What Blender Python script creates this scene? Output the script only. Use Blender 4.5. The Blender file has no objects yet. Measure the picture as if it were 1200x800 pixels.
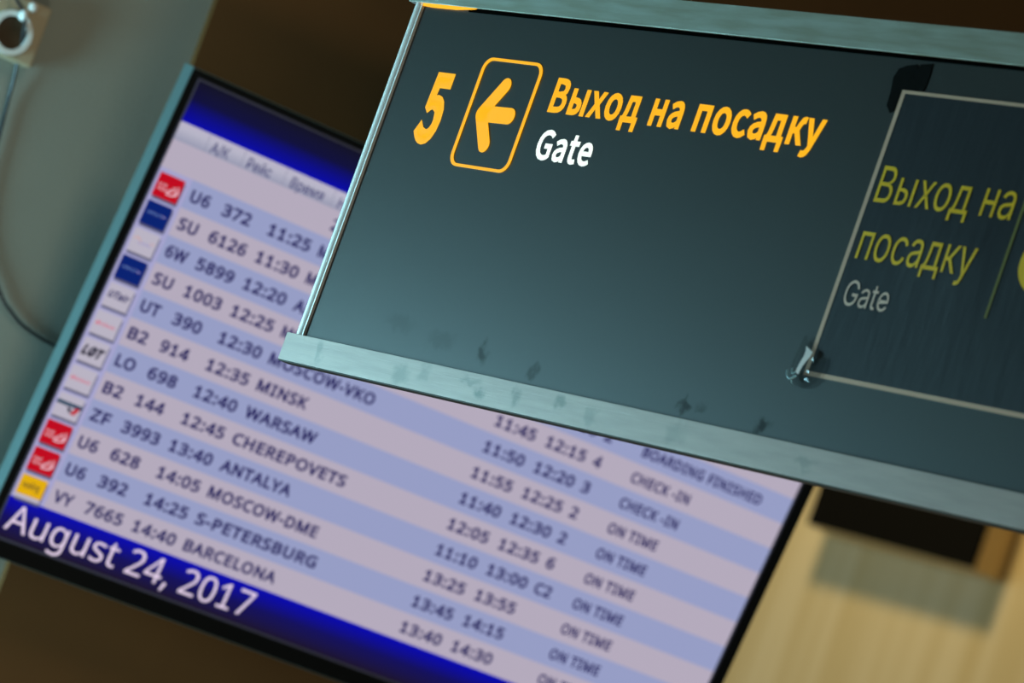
import bpy, bmesh, math, random
from mathutils import Vector, Matrix
random.seed(4)
SC = bpy.context.scene
COL = SC.collection

# ------------------------------------------------------------------ camera
CAM = Vector((0, 0, 1.65))
cam = bpy.data.cameras.new('camera')
cam.lens = 150.0; cam.sensor_width = 36.0; cam.sensor_fit = 'HORIZONTAL'
cam.clip_start = 0.05; cam.clip_end = 200
cam.dof.use_dof = True; cam.dof.focus_distance = 4.2; cam.dof.aperture_fstop = 8.8
cam_ob = bpy.data.objects.new('camera', cam); COL.objects.link(cam_ob)
R = Matrix(((0.94168964, -0.33648272, 0.0), (-0.03544963, -0.09921029, -0.99443484), (0.33461014, 0.93644898, -0.10535349)))
cam_ob.matrix_world = Matrix.Translation(CAM) @ R.to_4x4()
SC.camera = cam_ob

# ------------------------------------------------------------------ frames of the place
S0 = Vector((-0.20553007, 4.28427621, 2.39702036)); SX = Vector((0.60330015, -0.79751422, 0)); UP = Vector((0, 0, 1))
SN = Vector((-0.79751422, -0.60330015, 0))
T0 = Vector((-0.52010209, 5.73646248, 2.45043626)); TX = Vector((0.84279512, 0.53821885, 0.00410638))
TY = Vector((0.08946317, -0.14760515, 0.98499191)); TN = Vector((0.53074733, -0.829779, -0.17255167))
W0 = Vector((-0.6374, 5.9255, 0)); WX = Vector((0.8428, 0.5382, 0)).normalized(); WN = Vector((WX.y, -WX.x, 0))
FX = Vector((0.7314, -0.682, 0)).normalized(); FN = Vector((FX.y, -FX.x, 0))

def mat4(o, x, y, z):
    return Matrix(((x.x, y.x, z.x, o.x), (x.y, y.y, z.y, o.y), (x.z, y.z, z.z, o.z), (0, 0, 0, 1)))
class Frame:
    """a local frame: (x right, y up, z out of the face); base = where the thing's own origin lies in it"""
    def __init__(s, o, x, y, z, base=(0, 0, 0)):
        s.m = mat4(o, x, y, z); s.base = Vector(base)
    def world(s): return s.m @ Matrix.Translation(s.base)
WF = Frame(W0, WX, UP, WN)                       # wall frame, y = height above floor
def wall_pt(x, y, z=0): return W0 + WX * x + UP * y + WN * z

# ------------------------------------------------------------------ world, lights, exposure
SC.view_settings.view_transform = 'Standard'; SC.view_settings.look = 'None'
SC.view_settings.exposure = 0.0; SC.view_settings.gamma = 1.0; SC.view_settings.use_curve_mapping = False
w = bpy.data.worlds.new('world'); SC.world = w; w.use_nodes = True
w.node_tree.nodes['Background'].inputs[0].default_value = (0.80, 1.0, 0.92, 1)
w.node_tree.nodes['Background'].inputs[1].default_value = 0.10

def area(name, loc, target, sx, sy, power, col, spread=180):
    l = bpy.data.lights.new(name, 'AREA'); l.shape = 'RECTANGLE'; l.size = sx; l.size_y = sy
    l.energy = power; l.color = col; l.spread = math.radians(spread)
    o = bpy.data.objects.new(name, l); COL.objects.link(o)
    o.location = loc
    d = (Vector(target) - Vector(loc)).normalized()
    o.rotation_euler = d.to_track_quat('-Z', 'Y').to_euler()
    return o
LEFT_X = -1.9
def left_pt(s, z, out=0): return wall_pt(LEFT_X, z) + WN * s - WX * out
WIN = (0.03, 0.63, 0.90, 2.00)                   # window in the left wall: s0, s1, z0, z1
wc = left_pt((WIN[0] + WIN[1]) / 2, (WIN[2] + WIN[3]) / 2, 0.10)
area('window_daylight', wc, wc + WX, 0.56, 1.05, 82, (0.39, 0.84, 1.0))
area('hall_ceiling_light', (0.7, 3.0, 5.6), (-0.3, 5.2, 1.8), 1.2, 1.2, 30, (1.0, 0.92, 0.76))
area('floor_bounce_fill', (0.5, 3.0, 0.25), (-0.2, 5.4, 1.9), 1.2, 0.8, 20, (1.0, 0.86, 0.62))  # added low fill, stands in for warm bounce off the floor
FAR0 = Vector((1.75, 20.0, 0))
fc = FAR0 + FX * 0.6
area('far_hall_light', fc + FN * 2.5 + UP * 5.75, fc + UP * 3.2, 0.5, 0.5, 72, (1.0, 0.70, 0.26))
area('far_hall_fill', fc + FN * 7 - FX * 3 + UP * 2.6, fc + UP * 3.0, 4.0, 3.0, 120, (0.80, 1.0, 0.92))  # added cool fill, no window there; lifts the cabinet's shadow

# ------------------------------------------------------------------ materials
def lin(c):
    c = c / 255.0
    return c / 12.92 if c <= 0.04045 else ((c + 0.055) / 1.055) ** 2.4
def rgb(r, g, b): return (lin(r), lin(g), lin(b), 1)
def mat(name, col, rough=0.6, metal=0.0, spec=0.5, emit=None, estr=1.0, bump=None, var=None):
    m = bpy.data.materials.new(name); m.use_nodes = True
    nt = m.node_tree; b = nt.nodes['Principled BSDF']
    b.inputs['Base Color'].default_value = col
    b.inputs['Roughness'].default_value = rough; b.inputs['Metallic'].default_value = metal
    b.inputs['Specular IOR Level'].default_value = spec
    if emit:
        b.inputs['Emission Color'].default_value = emit; b.inputs['Emission Strength'].default_value = estr
    tc = nt.nodes.new('ShaderNodeTexCoord')
    if var:                                        # (scale, other colour, scale vector): uneven colour of the thing itself
        n = nt.nodes.new('ShaderNodeTexNoise'); n.inputs['Scale'].default_value = var[0]; n.inputs['Detail'].default_value = 5
        mp = nt.nodes.new('ShaderNodeMapping'); mp.inputs['Scale'].default_value = var[2] if len(var) > 2 else (1, 1, 1)
        nt.links.new(tc.outputs['Object'], mp.inputs[0]); nt.links.new(mp.outputs[0], n.inputs['Vector'])
        r = nt.nodes.new('ShaderNodeValToRGB'); r.color_ramp.elements[0].position = 0.35; r.color_ramp.elements[1].position = 0.65
        r.color_ramp.elements[0].color = var[1]; r.color_ramp.elements[1].color = col
        nt.links.new(n.outputs['Fac'], r.inputs[0]); nt.links.new(r.outputs[0], b.inputs['Base Color'])
    if bump:
        n = nt.nodes.new('ShaderNodeTexNoise'); n.inputs['Scale'].default_value = bump[0]; n.inputs['Detail'].default_value = 4
        if len(bump) > 2:
            mp = nt.nodes.new('ShaderNodeMapping'); mp.inputs['Scale'].default_value = bump[2]
            nt.links.new(tc.outputs['Object'], mp.inputs[0]); nt.links.new(mp.outputs[0], n.inputs['Vector'])
        else: nt.links.new(tc.outputs['Object'], n.inputs['Vector'])
        bp = nt.nodes.new('ShaderNodeBump'); bp.inputs['Strength'].default_value = bump[1]; bp.inputs['Distance'].default_value = 0.004
        nt.links.new(n.outputs['Fac'], bp.inputs['Height']); nt.links.new(bp.outputs[0], b.inputs['Normal'])
    return m
def lit(name, r, g, b, s=1.0):                     # a spot of a display or of a backlit sign
    return mat(name, (0.006, 0.006, 0.006, 1), 0.35, spec=0.25, emit=rgb(r, g, b), estr=s)
def stains(m, spots, dark):
    """dirt spots of their own shape: (x, y, rx, ry, strength) in the part's own coordinates"""
    nt = m.node_tree; b = nt.nodes['Principled BSDF']
    tc = nt.nodes.new('ShaderNodeTexCoord')
    nz = nt.nodes.new('ShaderNodeTexNoise'); nz.inputs['Scale'].default_value = 60; nz.inputs['Detail'].default_value = 5
    nt.links.new(tc.outputs['Object'], nz.inputs['Vector'])
    sh = nt.nodes.new('ShaderNodeVectorMath'); sh.operation = 'MULTIPLY_ADD'
    sh.inputs[1].default_value = (0.03, 0.03, 0); sh.inputs[2].default_value = (-0.015, -0.015, 0)
    nt.links.new(nz.outputs['Color'], sh.inputs[0])
    ad = nt.nodes.new('ShaderNodeVectorMath'); ad.operation = 'ADD'
    nt.links.new(tc.outputs['Object'], ad.inputs[0]); nt.links.new(sh.outputs[0], ad.inputs[1])
    acc = None
    for (x, y, rx, ry, st) in spots:
        mp = nt.nodes.new('ShaderNodeMapping'); mp.vector_type = 'POINT'
        mp.inputs['Location'].default_value = (-x / rx, -y / ry, 0); mp.inputs['Scale'].default_value = (1 / rx, 1 / ry, 0)
        nt.links.new(ad.outputs[0], mp.inputs[0])
        ln = nt.nodes.new('ShaderNodeVectorMath'); ln.operation = 'LENGTH'; nt.links.new(mp.outputs[0], ln.inputs[0])
        mr = nt.nodes.new('ShaderNodeMapRange'); mr.interpolation_type = 'SMOOTHSTEP'
        mr.inputs[1].default_value = 0.3; mr.inputs[2].default_value = 1.1; mr.inputs[3].default_value = st; mr.inputs[4].default_value = 0
        nt.links.new(ln.outputs['Value'], mr.inputs[0])
        if acc is None: acc = mr.outputs[0]
        else:
            mx = nt.nodes.new('ShaderNodeMath'); mx.operation = 'MAXIMUM'
            nt.links.new(acc, mx.inputs[0]); nt.links.new(mr.outputs[0], mx.inputs[1]); acc = mx.outputs[0]
    mix = nt.nodes.new('ShaderNodeMix'); mix.data_type = 'RGBA'
    src = b.inputs['Base Color'].links[0].from_socket if b.inputs['Base Color'].links else None
    if src: nt.links.new(src, mix.inputs[6])
    else: mix.inputs[6].default_value = b.inputs['Base Color'].default_value
    mix.inputs[7].default_value = dark
    sp = nt.nodes.new('ShaderNodeMapRange'); sp.inputs[3].default_value = b.inputs['Specular IOR Level'].default_value; sp.inputs[4].default_value = 0.05
    nt.links.new(acc, sp.inputs[0]); nt.links.new(sp.outputs[0], b.inputs['Specular IOR Level'])
    nt.links.new(acc, mix.inputs[0]); nt.links.new(mix.outputs[2], b.inputs['Base Color'])
    return m

M = {}
M['gray_wall'] = mat('gray_wall', rgb(150, 154, 143), 0.75, var=(3, rgb(142, 147, 136)), bump=(220, 0.15))
M['brown_panel'] = mat('brown_panel', rgb(108, 72, 36), 0.55, var=(2.5, rgb(98, 66, 34)), spec=0.3)
M['beige_wall'] = mat('beige_wall', rgb(214, 200, 160), 0.8)
M['floor'] = mat('floor', rgb(110, 112, 108), 0.4, var=(2, rgb(95, 98, 95)))
M['ceiling'] = mat('ceiling', rgb(120, 118, 108), 0.85)
M['alu'] = mat('alu', rgb(182, 166, 158), 0.42, metal=0.35, var=(14, rgb(172, 157, 150), (1, 9, 1)), bump=(40, 0.05, (1, 30, 1)))
M['alu_rail'] = mat('alu_rail', rgb(176, 190, 180), 0.42, metal=0.35, var=(14, rgb(158, 166, 150), (1, 9, 1)), bump=(40, 0.05, (1, 30, 1)))
M['alu_bright'] = mat('alu_bright', rgb(248, 244, 240), 0.55, metal=0.7)
M['sign_face'] = mat('sign_face', rgb(18, 29, 31), 0.40, spec=0.85)
M['dark_lip'] = mat('dark_lip', rgb(48, 45, 40), 0.6)
M['black'] = mat('black', rgb(8, 8, 7), 0.9, spec=0.0)
M['bezel'] = mat('bezel', rgb(10, 9, 9), 0.4, spec=0.3)
M['edge_line'] = mat('edge_line', rgb(90, 84, 104), 0.4)
M['side_trim'] = mat('side_trim', rgb(120, 150, 152), 0.35, metal=0.6)
M['tv_back'] = mat('tv_back', rgb(22, 22, 22), 0.6)
M['steel'] = mat('steel', rgb(150, 155, 155), 0.35, metal=0.8)
M['yellow'] = mat('yellow', rgb(110, 76, 6), 0.42, emit=rgb(255, 182, 0), estr=0.94, spec=0.55)
M['yellow_leak'] = mat('yellow_leak', rgb(225, 150, 10), 0.5, emit=rgb(255, 172, 10), estr=0.9)
M['white_letter'] = mat('white_letter', rgb(220, 220, 210), 0.45, emit=rgb(236, 238, 228), estr=0.85, spec=0.4)
M['paper'] = mat('paper', rgb(22, 32, 42), 0.42, spec=0.45, bump=(30, 0.15, (3, 0.5, 1)))
M['paper_border'] = mat('paper_border', rgb(220, 186, 158), 0.5)
M['olive_ink'] = mat('olive_ink', rgb(250, 205, 0), 0.45)
M['olive_line'] = mat('olive_line', rgb(120, 120, 50), 0.45)
M['pale_ink'] = mat('pale_ink', rgb(235, 208, 188), 0.45)
M['black_tape'] = mat('black_tape', rgb(8, 7, 5), 0.8, spec=0.08, bump=(60, 0.3))
M['clear_tape'] = mat('clear_tape', rgb(36, 52, 56), 0.12, spec=0.8)
M['clear_tape'].node_tree.nodes['Principled BSDF'].inputs['Alpha'].default_value = 0.35
M['tape_fold'] = mat('tape_fold', rgb(250, 252, 252), 0.34, spec=1.0)
M['beige_plastic'] = mat('beige_plastic', rgb(182, 166, 136), 0.5)
M['white_plastic'] = mat('white_plastic', rgb(240, 244, 240), 0.3)
M['dark_recess'] = mat('dark_recess', rgb(70, 52, 28), 0.6)
M['cable'] = mat('cable', rgb(38, 40, 42), 0.28, spec=0.7)
M['dark_case'] = mat('dark_case', rgb(8, 7, 5), 0.8, spec=0.1)
M['brown_case'] = mat('brown_case', rgb(238, 208, 155), 0.6)

# faint upright ribs on the far wall
nt = M['beige_wall'].node_tree; tc = nt.nodes.new('ShaderNodeTexCoord')
nz = nt.nodes.new('ShaderNodeTexNoise'); nz.inputs['Scale'].default_value = 5.0; nz.inputs['Detail'].default_value = 2
mp = nt.nodes.new('ShaderNodeMapping'); mp.inputs['Scale'].default_value = (1.6, 0.05, 1)
nt.links.new(tc.outputs['Object'], mp.inputs[0]); nt.links.new(mp.outputs[0], nz.inputs['Vector'])
rp = nt.nodes.new('ShaderNodeValToRGB'); rp.color_ramp.elements[0].position = 0.38; rp.color_ramp.elements[1].position = 0.62
rp.color_ramp.elements[0].color = rgb(208, 190, 146); rp.color_ramp.elements[1].color = rgb(222, 208, 174)
nt.links.new(nz.outputs['Fac'], rp.inputs[0]); nt.links.new(rp.outputs[0], nt.nodes['Principled BSDF'].inputs['Base Color'])

# ------------------------------------------------------------------ mesh helpers
def link_mesh(name, me, mats, parent=None, frame=None):
    o = bpy.data.objects.new(name, me); COL.objects.link(o)
    for m in (mats if isinstance(mats, (list, tuple)) else [mats]): me.materials.append(m)
    if parent: o.parent = parent
    elif frame: o.matrix_world = frame.world()
    return o
def bm_obj(name, bm, mats, frame, parent=None, smooth=False):
    """vertices of bm are in frame coordinates"""
    bmesh.ops.translate(bm, verts=bm.verts, vec=-frame.base)
    if smooth:
        for f in bm.faces: f.smooth = True
    me = bpy.data.meshes.new(name); bm.to_mesh(me); bm.free()
    return link_mesh(name, me, mats, parent, frame)
def box(bm, x0, x1, y0, y1, z0, z1, bev=0.0, mi=0, seg=2):
    r = bmesh.ops.create_cube(bm, size=1.0)
    vs = r['verts']
    for v in vs:
        v.co = Vector(((x0 + x1) / 2 + v.co.x * (x1 - x0), (y0 + y1) / 2 + v.co.y * (y1 - y0), (z0 + z1) / 2 + v.co.z * (z1 - z0)))
    fs = set(f for v in vs for f in v.link_faces)
    for f in fs: f.material_index = mi
    if bev > 0:
        es = list(set(e for v in vs for e in v.link_edges))
        rr = bmesh.ops.bevel(bm, geom=es, offset=bev, segments=seg, affect='EDGES', profile=0.5)
        for f in rr['faces']: f.material_index = mi
def quad(bm, x0, x1, y0, y1, z, mi=0):
    f = bm.faces.new([bm.verts.new((x0, y0, z)), bm.verts.new((x1, y0, z)), bm.verts.new((x1, y1, z)), bm.verts.new((x0, y1, z))])
    f.material_index = mi
def poly(bm, pts, z, mi=0, thick=0.0):
    vs = [bm.verts.new((p[0], p[1], z)) for p in pts]
    f = bm.faces.new(vs); f.normal_update()
    if f.normal.z < 0: f.normal_flip()
    f.material_index = mi
    if thick:
        r = bmesh.ops.extrude_face_region(bm, geom=[f])
        bmesh.ops.translate(bm, verts=[v for v in r['geom'] if isinstance(v, bmesh.types.BMVert)], vec=(0, 0, thick))
def ring(bm, outer, inner, z, thick, mi=0):
    n = len(outer)
    def L(pts, zz): return [bm.verts.new((p[0], p[1], zz)) for p in pts]
    a, b = L(outer, z + thick), L(inner, z + thick); c, d = L(outer, z), L(inner, z)
    for i in range(n):
        j = (i + 1) % n
        for q in ((a[i], a[j], b[j], b[i]), (c[i], c[j], a[j], a[i]), (b[i], b[j], d[j], d[i])):
            f = bm.faces.new(q); f.material_index = mi
def rrect(x0, x1, y0, y1, r, n=6):
    pts = []
    for cx, cy, a0 in ((x1 - r, y1 - r, 0), (x0 + r, y1 - r, 90), (x0 + r, y0 + r, 180), (x1 - r, y0 + r, 270)):
        for k in range(n + 1):
            a = math.radians(a0 + 90 * k / n); pts.append((cx + r * math.cos(a), cy + r * math.sin(a)))
    return pts
def tube(bm, pts, rad, seg=10, mi=0):
    """round bar through points"""
    P = [Vector(p) for p in pts]; rings = []
    for i, p in enumerate(P):
        t = (P[min(i + 1, len(P) - 1)] - P[max(i - 1, 0)]).normalized()
        a = t.cross(Vector((0.3, 0.2, 1))).normalized(); b = t.cross(a)
        rings.append([bm.verts.new(p + (a * math.cos(2 * math.pi * k / seg) + b * math.sin(2 * math.pi * k / seg)) * rad) for k in range(seg)])
    for i in range(len(P) - 1):
        for k in range(seg):
            f = bm.faces.new((rings[i][k], rings[i][(k + 1) % seg], rings[i + 1][(k + 1) % seg], rings[i + 1][k])); f.material_index = mi; f.smooth = True
    bm.faces.new(rings[0]).material_index = mi; bm.faces.new(rings[-1][::-1]).material_index = mi
def disc(bm, cx, cy, z0, z1, r, seg=32, mi=0):
    poly(bm, [(cx + r * math.cos(2 * math.pi * k / seg), cy + r * math.sin(2 * math.pi * k / seg)) for k in range(seg)], z0, mi, z1 - z0)
def catmull(pts, n=8):
    P = [Vector(p) for p in pts]; P = [P[0] * 2 - P[1]] + P + [P[-1] * 2 - P[-2]]; out = []
    for i in range(1, len(P) - 2):
        a, b, c, d = P[i - 1:i + 3]
        for k in range(n):
            t = k / n
            out.append(0.5 * ((2 * b) + (c - a) * t + (2 * a - 5 * b + 4 * c - d) * t * t + (3 * b - a - 3 * c + d) * t ** 3))
    out.append(P[-2]); return out
def root(name, frame, label, cat, group=None):
    o = bpy.data.objects.new(name, None); COL.objects.link(o); o.empty_display_size = 0.1
    o.matrix_world = frame.world(); o['label'] = label; o['category'] = cat
    if group: o['group'] = group
    return o
def tag(o, label, cat, group=None):
    o['label'] = label; o['category'] = cat
    if group: o['group'] = group
    return o
def struct(name, bm, m, frame):
    o = bm_obj(name, bm, m, frame); o['kind'] = 'structure'; return o
WORLD = Frame(Vector((0, 0, 0)), Vector((1, 0, 0)), Vector((0, 1, 0)), Vector((0, 0, 1)))

# ------------------------------------------------------------------ lettering
# glyph outlines, capitals 727 units high: character, advance; then each outline as x,y,x,y...
FONTS = {
    'A': '/ 356;336,761,101,-109,20,-109,255,761|6 647;323,-10,291,-8,260,-2,230,8,203,21,178,38,156,58,137,81,121,106,108,135,98,165,93,197,91,231,97,285,114,342,128,372,146,407,169,445,196,486,361,727,460,727,216,373,208,373,236,411,280,439,336,449,368,447,398,442,426,433,451,421,495,388,528,343,540,316,549,288,554,257,556,224,554,191,548,160,539,131,525,104,509,79,490,56,468,37,443,20,416,7,387,-2,356,-8;323,69,363,74,398,90,427,114,449,145,463,182,468,224,463,268,449,305,427,336,398,359,363,374,323,379,283,374,248,360,219,336,197,306,183,269,179,226,183,183,197,145,219,114,248,90,283,74|G 744;384,-10,337,-7,293,2,252,16,213,36,179,61,148,91,121,126,99,165,81,209,68,256,60,308,58,363,60,419,68,470,81,518,99,562,121,601,148,636,178,666,213,691,250,711,291,725,333,734,379,737,434,732,486,720,534,699,576,671,612,636,642,595,664,549,678,498,583,498,553,562,509,610,451,641,379,651,347,649,317,643,289,633,262,618,237,599,215,577,195,550,179,520,165,486,156,449,150,408,148,363,150,319,156,278,165,241,179,207,196,177,215,151,238,128,263,109,291,95,320,84,351,78,384,76,442,82,493,102,535,133,566,176,578,201,586,229,591,258,593,289,621,284,404,284,404,365,683,365,683,286,681,242,673,202,661,164,644,130,623,98,598,71,570,47,538,27,503,11,466,-1,426,-7|a 556;228,-12,179,-7,135,7,97,31,68,64,50,105,43,154,48,197,62,230,83,256,111,276,179,301,255,314,334,324,379,336,390,347,394,364,394,367,391,398,381,424,365,445,343,460,314,470,280,473,244,470,213,461,168,430,143,391,59,416,81,460,112,495,149,520,190,536,233,546,277,549,342,542,408,515,437,491,461,458,476,414,481,359,481,0,395,0,395,74,389,74,360,35,308,1,272,-9;243,65,288,70,326,84,355,106,376,133,389,164,394,197,394,271,371,260,331,251,286,245,251,240,192,227,167,215,148,199,135,178,131,150,135,124,146,103,163,87,185,75|e 577;303,-12,265,-10,230,-3,197,8,167,23,140,43,117,65,97,92,80,121,66,154,56,189,51,227,49,267,51,307,56,345,66,381,79,414,96,444,116,471,138,494,164,514,193,529,224,540,258,547,293,549,337,546,380,535,420,515,456,487,487,450,510,403,519,375,525,345,529,313,530,277,530,242,107,242,107,316,483,316,443,289,438,339,425,384,404,421,375,448,338,466,293,472,248,466,209,448,178,420,156,385,142,345,137,302,137,254,142,198,158,152,183,115,216,88,256,71,303,66,363,75,408,104,437,151,522,130,505,90,479,56,445,28,404,6,356,-7|t 325;291,542,291,467,9,467,9,542;93,673,180,673,180,140,184,109,194,88,214,75,243,71,265,73,288,77,304,2,274,-4,241,-6,207,-4,178,3,153,15,131,30,102,74,93,133|А 686;23,0,288,727,395,727,662,0,565,0,410,432,377,532,332,684,350,684,304,530,272,432,121,0;157,203,157,284,528,284,528,203|В 652;86,0,86,727,344,727,381,725,414,721,443,712,470,701,513,671,544,632,563,585,569,534,565,492,553,457,534,430,509,409,450,381,450,375,485,368,519,351,550,325,575,290,592,247,597,195,591,142,572,95,539,56,492,26,463,14,430,6,393,2,352,0;178,81,350,81,389,84,423,90,450,100,471,114,499,150,508,195,503,231,489,263,467,290,437,312,399,325,355,330,178,330;178,408,340,408,378,412,412,423,440,442,462,466,476,497,480,532,472,576,447,613,404,637,343,646,178,646|К 667;86,0,86,727,178,727,178,410,280,410,518,727,629,727,359,375,641,0,530,0,284,330,178,330,178,0|Н 739;86,0,86,727,178,727,178,413,561,413,561,727,653,727,653,0,561,0,561,331,178,331,178,0|Р 635;86,0,86,727,336,727,376,725,413,719,446,710,475,697,501,680,523,661,542,639,557,614,569,587,577,559,582,529,584,497,582,465,577,435,569,406,557,379,542,354,523,332,501,313,475,296,446,283,413,273,376,267,336,265,156,265,156,346,332,346,384,351,424,366,455,389,476,420,488,456,492,497,488,538,476,574,455,604,424,627,383,641,332,646,178,646,178,0|С 729;382,-10,336,-7,293,2,253,16,215,36,180,61,149,91,122,125,100,165,81,208,68,256,60,308,58,363,60,419,68,470,81,518,100,562,122,601,149,636,180,666,215,691,253,711,293,725,336,734,382,737,436,733,486,721,533,701,575,673,611,639,640,598,662,551,676,498,584,498,573,533,556,564,511,612,451,642,382,651,349,649,319,643,290,632,262,618,237,599,215,576,195,550,179,520,165,486,156,449,150,408,148,363,150,319,156,278,165,240,179,207,196,176,215,150,238,128,263,109,290,94,319,84,350,78,382,76,451,86,511,115,556,163,584,229,676,229,662,177,640,130,611,89,575,54,533,27,487,7,436,-6|а 556;228,-12,179,-7,135,7,97,31,68,64,50,105,43,154,48,197,62,230,83,256,111,276,179,301,255,314,334,324,379,336,390,347,394,364,394,367,391,398,381,424,365,445,343,460,314,470,280,473,244,470,213,461,168,430,143,391,59,416,81,460,112,495,149,520,190,536,233,546,277,549,342,542,408,515,437,491,461,458,476,414,481,359,481,0,395,0,395,74,389,74,360,35,308,1,272,-9;243,65,288,70,326,84,355,106,376,133,389,164,394,197,394,271,371,260,331,251,286,245,251,240,192,227,167,215,148,199,135,178,131,150,135,124,146,103,163,87,185,75|в 560;75,0,75,542,298,542,340,540,377,532,410,520,438,503,461,482,478,457,488,429,491,398,484,355,463,322,429,299,386,285,446,264,472,244,493,218,507,185,512,146,506,107,490,71,464,42,428,19,384,5,332,0;158,80,332,80,370,85,398,100,416,123,422,154,416,191,398,218,370,236,332,242,158,242;158,315,298,315,342,320,375,335,396,359,403,390,396,421,375,444,342,458,298,463,158,463|д 610;19,-157,19,81,63,81,92,118,113,166,128,234,140,330,158,542,509,542,509,81,592,81,592,-157,505,-157,505,0,106,0,106,-157;162,81,422,81,422,462,237,462,225,330,204,181,187,124|е 577;303,-12,265,-10,230,-3,197,8,167,23,140,43,117,65,97,92,80,121,66,154,56,189,51,227,49,267,51,307,56,345,66,381,79,414,96,444,116,471,138,494,164,514,193,529,224,540,258,547,293,549,337,546,380,535,420,515,456,487,487,450,510,403,519,375,525,345,529,313,530,277,530,242,107,242,107,316,483,316,443,289,438,339,425,384,404,421,375,448,338,466,293,472,248,466,209,448,178,420,156,385,142,345,137,302,137,254,142,198,158,152,183,115,216,88,256,71,303,66,363,75,408,104,437,151,522,130,505,90,479,56,445,28,404,6,356,-7|и 587;511,0,424,0,424,392,418,392,159,0,75,0,75,542,162,542,162,148,168,148,428,542,511,542|й 587;511,0,424,0,424,392,418,392,159,0,75,0,75,542,162,542,162,148,168,148,428,542,511,542;293,619,256,623,222,637,193,659,171,687,157,720,152,756,216,756,222,726,238,702,263,686,293,681,324,686,349,702,365,726,370,756,435,756,430,720,416,687,394,659,365,637,331,623|к 538;75,0,75,542,162,542,162,307,218,307,412,542,523,542,305,280,525,0,415,0,239,227,162,227,162,0|л 572;9,0,9,81,29,81,69,90,84,103,96,123,111,190,120,301,130,542,497,542,497,0,409,0,409,462,213,462,204,271,202,228,197,188,192,152,184,120,164,68,134,30,93,8,39,0|м 765;75,0,75,542,206,542,332,240,352,189,367,143,379,101,390,58,375,58,386,99,398,142,413,189,433,240,557,542,689,542,689,0,602,0,602,282,602,338,603,394,604,450,605,506,615,506,593,429,570,360,539,283,420,0,343,0,223,283,192,360,169,429,146,506,159,506,160,454,161,398,162,341,162,282,162,0|н 584;441,319,441,238,142,238,142,319;162,542,162,0,75,0,75,542;508,542,508,0,421,0,421,542|о 593;296,-12,260,-10,227,-3,196,8,167,23,141,43,117,66,97,92,80,121,66,154,57,190,51,227,49,268,51,309,57,347,66,383,80,416,97,446,117,472,141,495,167,514,196,530,227,541,260,547,296,549,332,547,366,541,398,530,427,514,453,495,476,472,496,446,514,416,527,383,537,347,543,309,545,268,543,227,537,190,527,154,514,121,496,92,476,66,453,43,427,23,398,8,366,-3,332,-10;296,66,346,73,386,94,417,126,439,168,452,216,456,268,452,320,439,369,417,411,386,443,346,464,296,471,247,464,207,443,177,411,155,369,142,321,138,268,142,216,155,168,177,126,207,94,247,73|п 584;508,542,508,0,421,0,421,462,163,462,163,0,75,0,75,542|р 606;75,-204,75,542,160,542,160,456,169,456,196,494,245,533,281,545,327,549,360,547,391,541,420,530,447,515,472,496,493,474,512,448,528,418,541,385,550,350,556,311,558,270,556,228,550,190,541,154,529,121,513,91,494,65,472,42,448,23,421,8,392,-3,361,-10,328,-12,283,-7,247,5,197,45,169,84,162,84,162,-204;315,67,361,74,399,94,430,125,451,167,464,216,469,271,465,325,452,373,430,414,400,445,361,465,315,471,268,465,230,446,200,416,179,376,165,327,161,271,165,214,179,164,201,124,231,93,269,73|с 565;296,-12,260,-10,227,-3,196,8,167,23,141,43,117,66,97,92,80,121,66,154,57,190,51,227,49,268,51,309,57,347,66,383,80,416,97,446,117,472,141,495,167,514,196,530,227,541,260,547,296,549,372,539,436,509,486,460,517,396,433,374,415,413,386,444,346,464,296,471,247,464,207,443,177,411,155,369,142,321,138,268,142,216,155,168,177,126,207,94,247,73,296,66,347,74,387,94,417,127,435,167,519,146,506,111,488,80,438,30,373,-1|т 464;189,0,189,464,9,464,9,542,455,542,455,464,276,464,276,0|у 556;68,-198,88,-122,102,-125,148,-127,168,-120,186,-106,202,-83,215,-51,232,-2,25,542,121,542,236,222,267,124,294,30,263,30,289,124,320,222,436,542,531,542,292,-83,252,-153,227,-177,199,-194,167,-204,131,-207,92,-204|х 541;30,0,245,312,244,244,41,542,143,542,211,437,256,362,296,294,251,294,289,362,333,437,403,542,503,542,298,241,298,306,511,0,410,0,330,122,286,194,247,260,292,260,255,194,212,122,131,0|ы 730;149,349,306,349,365,343,414,326,454,300,482,265,499,224,505,176,499,129,482,87,453,51,414,23,365,6,306,0,75,0,75,542,162,542,162,81,306,81,350,87,386,106,409,136,417,173,409,211,386,241,350,261,306,267,149,267;567,0,567,542,654,542,654,0|я 550;475,0,388,0,388,466,263,466,204,460,163,441,140,411,133,370,140,331,163,301,204,283,263,277,425,277,425,203,257,203,207,206,164,215,127,229,98,249,75,274,58,302,49,334,45,370,49,407,58,440,75,469,98,495,127,515,164,530,207,539,257,542,475,542;122,0,21,0,174,245,271,245|  260',
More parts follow.
